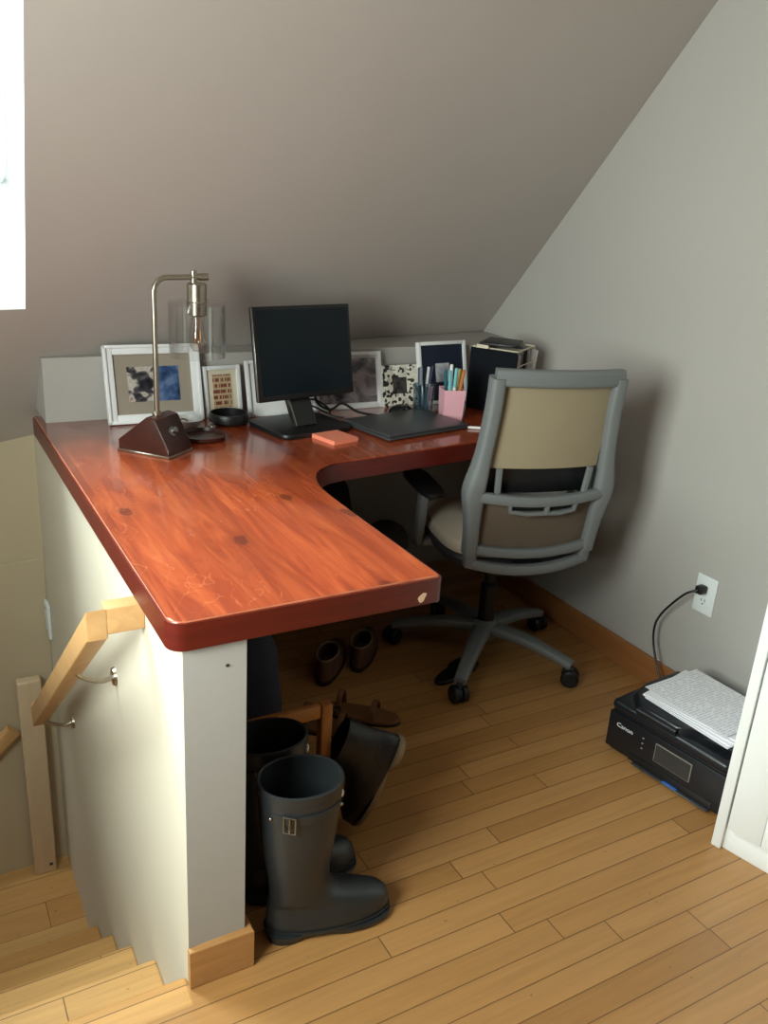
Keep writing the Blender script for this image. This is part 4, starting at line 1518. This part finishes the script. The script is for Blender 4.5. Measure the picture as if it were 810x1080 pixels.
def low_shoe(name, label, loc, rz, group, mat, solemat, ht=0.075, L=0.25, open_len=0.12, laces=False, cat='shoe', rx=0.0, M4=None):
    r = thing(name, label, cat, loc, rz, group)
    s = L / 0.26
    bm = B()
    lv = [(0.012, -0.062, 0.19, 0.040), (0.02, -0.066, 0.194, 0.043), (0.035, -0.066, 0.19, 0.042), (0.046, -0.064, 0.175, 0.039), (0.055, -0.063, 0.14, 0.036, 0.95), (0.063, -0.062, 0.105, 0.034, 1), (ht - 0.004, -0.061, 0.075, 0.033, 1), (ht, -0.059, 0.07, 0.031, 1), (ht - 0.002, -0.054, 0.064, 0.027, 1), (0.05, -0.054, 0.08, 0.029, 1), (0.024, -0.054, 0.12, 0.03, 1)]
    slices(bm, lv, 32, (True, True), 2.15)
    for v in bm.verts:
        v.co.x *= s
    if M4 is not None:
        bmesh.ops.transform(bm, matrix=M4, verts=bm.verts[:])
    obj('upper', bm, mat, r)
    bm = B()
    slices(bm, [(0.0, -0.064, 0.186, 0.041), (0.004, -0.067, 0.195, 0.044), (0.013, -0.067, 0.196, 0.0445)], 32, pw=2.2)
    for v in bm.verts:
        v.co.x *= s
    if M4 is not None:
        bmesh.ops.transform(bm, matrix=M4, verts=bm.verts[:])
    obj('sole', bm, solemat, r)
    if laces:
        for k in range(3):
            bm = B()
            z = 0.058 + 0.006 * k
            x = (0.115 - 0.018 * k) * s
            tube(bm, [(x, -0.022, z), (x + 0.006, 0, z + 0.006), (x, 0.022, z)], 0.0022, 6, 4)
            if M4 is not None:
                bmesh.ops.transform(bm, matrix=M4, verts=bm.verts[:])
            obj('lace', bm, mat, r)
    else:
        bm = B()
        pts = []
        for i in range(25):
            th = 2 * PI * i / 24
            pts.append((s * (0.0055 + 0.066 * math.cos(th)), 0.033 * math.sin(th), ht))
        sweep(bm, pts[:-1], 0.003, 0.003, ref=(0, 0, 1), n=8, closed=True)
        if M4 is not None:
            bmesh.ops.transform(bm, matrix=M4, verts=bm.verts[:])
        obj('collar', bm, M['soletan'] if mat is not M['leather'] else mat, r)
    return r


low_shoe('slip_on_shoe', 'brown suede slip-on shoe nearer the shoe rack', (0.705, 0.885, 0.0), math.radians(52), 'pair of brown suede slip-ons', M['suede'], M['sole'], 0.085)
low_shoe('slip_on_shoe', 'brown suede slip-on shoe farther from the shoe rack', (0.838, 0.915, 0.0), math.radians(52), 'pair of brown suede slip-ons', M['suede'], M['sole'], 0.085)


def flat(label, loc, rz, group):
    r = thing('flat_sandal', label, 'sandal', loc, rz, group)
    bm = B()
    slices(bm, [(0.0, -0.11, 0.125, 0.04, 0.75), (0.004, -0.115, 0.13, 0.043, 0.75), (0.013, -0.115, 0.13, 0.043, 0.75), (0.016, -0.112, 0.127, 0.041, 0.75)], 36, pw=2.2)
    obj('footbed', bm, M['tan'], r)
    bm = B()
    slices(bm, [(-0.0, -0.1165, 0.1315, 0.0445, 0.75), (0.008, -0.1165, 0.1315, 0.0445, 0.75)], 36, pw=2.2)
    obj('sole', bm, M['sole'], r)
    for x, hgt, w_ in ((0.055, 0.045, 0.04), (-0.045, 0.062, 0.034)):
        bm = B()
        pts = [(x, w_ * math.cos(t), 0.012 + hgt * math.sin(t)) for t in [PI * i / 12 for i in range(13)]]
        sweep(bm, pts, 0.0085, 0.0018, ref=(1, 0, 0), n=8) if False else sweep(bm, pts, 0.0018, 0.0085, ref=(1, 0, 0), n=8, power=4)
        obj('strap', bm, M['tan'], r)
    bm = B()
    q = [(-0.045 + a, -0.034, 0.035 + b) for a, b in ((-0.009, -0.008), (0.009, -0.008), (0.009, 0.008), (-0.009, 0.008))]
    sweep(bm, q, 0.0018, 0.0018, ref=(0, 1, 0), n=8, closed=True)
    obj('buckle', bm, M['steel'], r)
    return r


flat('tan strap sandal with a steel buckle, nearer the shoe rack', (0.575, 0.64, 0.0), math.radians(-40), 'pair of tan strap sandals')
flat('tan strap sandal farther out on the floor beside its pair', (0.690, 0.66, 0.0), math.radians(-42), 'pair of tan strap sandals')

# black lace-up ankle boot tipped toe-down against the rack
AB = thing('ankle_boot', 'black lace-up ankle boot tipped toe-down against the shoe rack', 'boot', (0.42, 0.20, 0.0))
mt = Matrix.Translation((0.130, 0.02, 0.185)) @ Matrix.Rotation(math.radians(-20), 4, 'Z') @ Matrix.Rotation(math.radians(-66), 4, 'Y') @ Matrix.Rotation(PI, 4, 'Z')
bm = B()
lv = [(0.014, -0.06, 0.185, 0.041), (0.022, -0.063, 0.19, 0.044), (0.04, -0.063, 0.186, 0.043), (0.055, -0.062, 0.165, 0.04), (0.068, -0.060, 0.12, 0.037, 0.95), (0.082, -0.058, 0.085, 0.036, 1), (0.10, -0.058, 0.065, 0.037, 1), (0.135, -0.060, 0.06, 0.041, 1), (0.142, -0.06, 0.06, 0.041, 1), (0.142, -0.055, 0.055, 0.036, 1), (0.10, -0.052, 0.055, 0.032, 1), (0.05, -0.05, 0.06, 0.032, 1)]
slices(bm, lv, 32, (True, True), 2.15)
bmesh.ops.transform(bm, matrix=mt, verts=bm.verts[:])
obj('upper', bm, M['leather'], AB)
bm = B()
slices(bm, [(0.0, 0.03, 0.18, 0.041), (0.004, 0.025, 0.19, 0.045), (0.014, 0.02, 0.192, 0.046)], 28, pw=2.2)
slices(bm, [(0.0, -0.06, 0.008, 0.037), (0.014, -0.065, 0.022, 0.043)], 24, pw=2.4)
bmesh.ops.transform(bm, matrix=mt, verts=bm.verts[:])
obj('sole', bm, M['soletan'], AB)
for k in range(4):
    for s in (-1, 1):
        bm = B()
        ball(bm, mt @ Vector((0.108 - 0.016 * k, s * 0.019, 0.077 + 0.013 * k)), 0.003, seg=8)
        obj('eyelet', bm, M['steel'], AB)

# black flat slipper on the floor near the chair
SL = thing('black_slipper', 'flat black slipper on the floor by the chair casters', 'slipper', (1.085, 0.735, 0.0), math.radians(18))
bm = B()
slices(bm, [(0.0, -0.095, 0.10, 0.033, 0.8), (0.004, -0.10, 0.105, 0.036, 0.8), (0.012, -0.10, 0.105, 0.036, 0.8), (0.015, -0.096, 0.10, 0.033, 0.8)], 30)
obj('footbed', bm, M['black'], SL)
bm = B()
pts = [(0.03, 0.036 * math.cos(t), 0.010 + 0.03 * math.sin(t)) for t in [PI * i / 12 for i in range(13)]]
sweep(bm, pts, 0.002, 0.028, ref=(1, 0, 0), n=10, power=4)
obj('band', bm, M['leather'], SL)

# tote bag on the rack, backpack and round bin at the back under the desk
TB = thing('tote_bag', 'dark tote bag standing in the pine shoe rack under the desk', 'bag', (0.262, 0.52, 0.083))
bm = B()
slices(bm, [(0.0, -0.10, 0.09, 0.16, 1), (0.02, -0.112, 0.098, 0.172, 1), (0.2, -0.112, 0.10, 0.172, 1), (0.34, -0.09, 0.085, 0.158, 1), (0.43, -0.045, 0.045, 0.14, 1), (0.445, -0.02, 0.02, 0.13, 1)], 36, pw=3.0)
obj('bag_body', bm, M['navy'], TB)
for s in (-1, 1):
    bm = B()
    tube(bm, [(0.03 * s, -0.07, 0.43), (0.05 * s, -0.06, 0.475), (0.06 * s, 0, 0.50), (0.05 * s, 0.06, 0.475), (0.03 * s, 0.07, 0.43)], 0.007, 8, 5)
    obj('handle', bm, M['navy'], TB)
BP = thing('backpack', 'dark navy backpack leaning on the wall under the desk', 'backpack', (0.80, 1.33, 0.0), math.radians(-10))
bm = B()
slices(bm, [(0.0, -0.10, 0.10, 0.165, 1), (0.03, -0.125, 0.12, 0.185, 1), (0.18, -0.135, 0.12, 0.19, 1), (0.34, -0.12, 0.11, 0.185, 1), (0.46, -0.09, 0.10, 0.165, 1), (0.53, -0.05, 0.08, 0.13, 1), (0.555, -0.01, 0.06, 0.08, 1)], 36, pw=3.0)
bmesh.ops.rotate(bm, verts=bm.verts[:], cent=(0, 0, 0), matrix=Matrix.Rotation(PI / 2, 3, 'Z'))
obj('pack_body', bm, M['navy'], BP)
bm = B()
slices(bm, [(0.05, -0.04, 0.03, 0.13, 1), (0.07, -0.055, 0.03, 0.145, 1), (0.2, -0.055, 0.03, 0.145, 1), (0.27, -0.03, 0.03, 0.125, 1)], 30, pw=3.0)
bmesh.ops.rotate(bm, verts=bm.verts[:], cent=(0, 0, 0), matrix=Matrix.Rotation(PI / 2, 3, 'Z'))
bmesh.ops.translate(bm, verts=bm.verts[:], vec=(0, -0.115, 0))
obj('pocket', bm, M['navy'], BP)
bm = B()
tube(bm, [(-0.03, 0.02, 0.545), (-0.03, 0.02, 0.58), (0.03, 0.02, 0.58), (0.03, 0.02, 0.545)], 0.006, 8, 5)
obj('top_loop', bm, M['navy'], BP)
WB = thing('round_bin', 'dark grey round-topped bin under the desk behind the red desk corner', 'bin', (1.13, 1.30, 0.0))
bm = B()
lathe(bm, [(0, 0.0), (0.066, 0.0), (0.07, 0.006), (0.078, 0.20), (0.078, 0.225), (0, 0.225)], 36)
obj('bin_body', bm, M['greyfab'], WB)
bm = B()
lathe(bm, [(0.082, 0.213), (0.083, 0.225), (0.078, 0.255), (0.062, 0.283), (0.038, 0.298), (0, 0.303)], 36)
lathe(bm, [(0.082, 0.213), (0.076, 0.213)], 36)
obj('domed_lid', bm, M['greyfab'], WB)
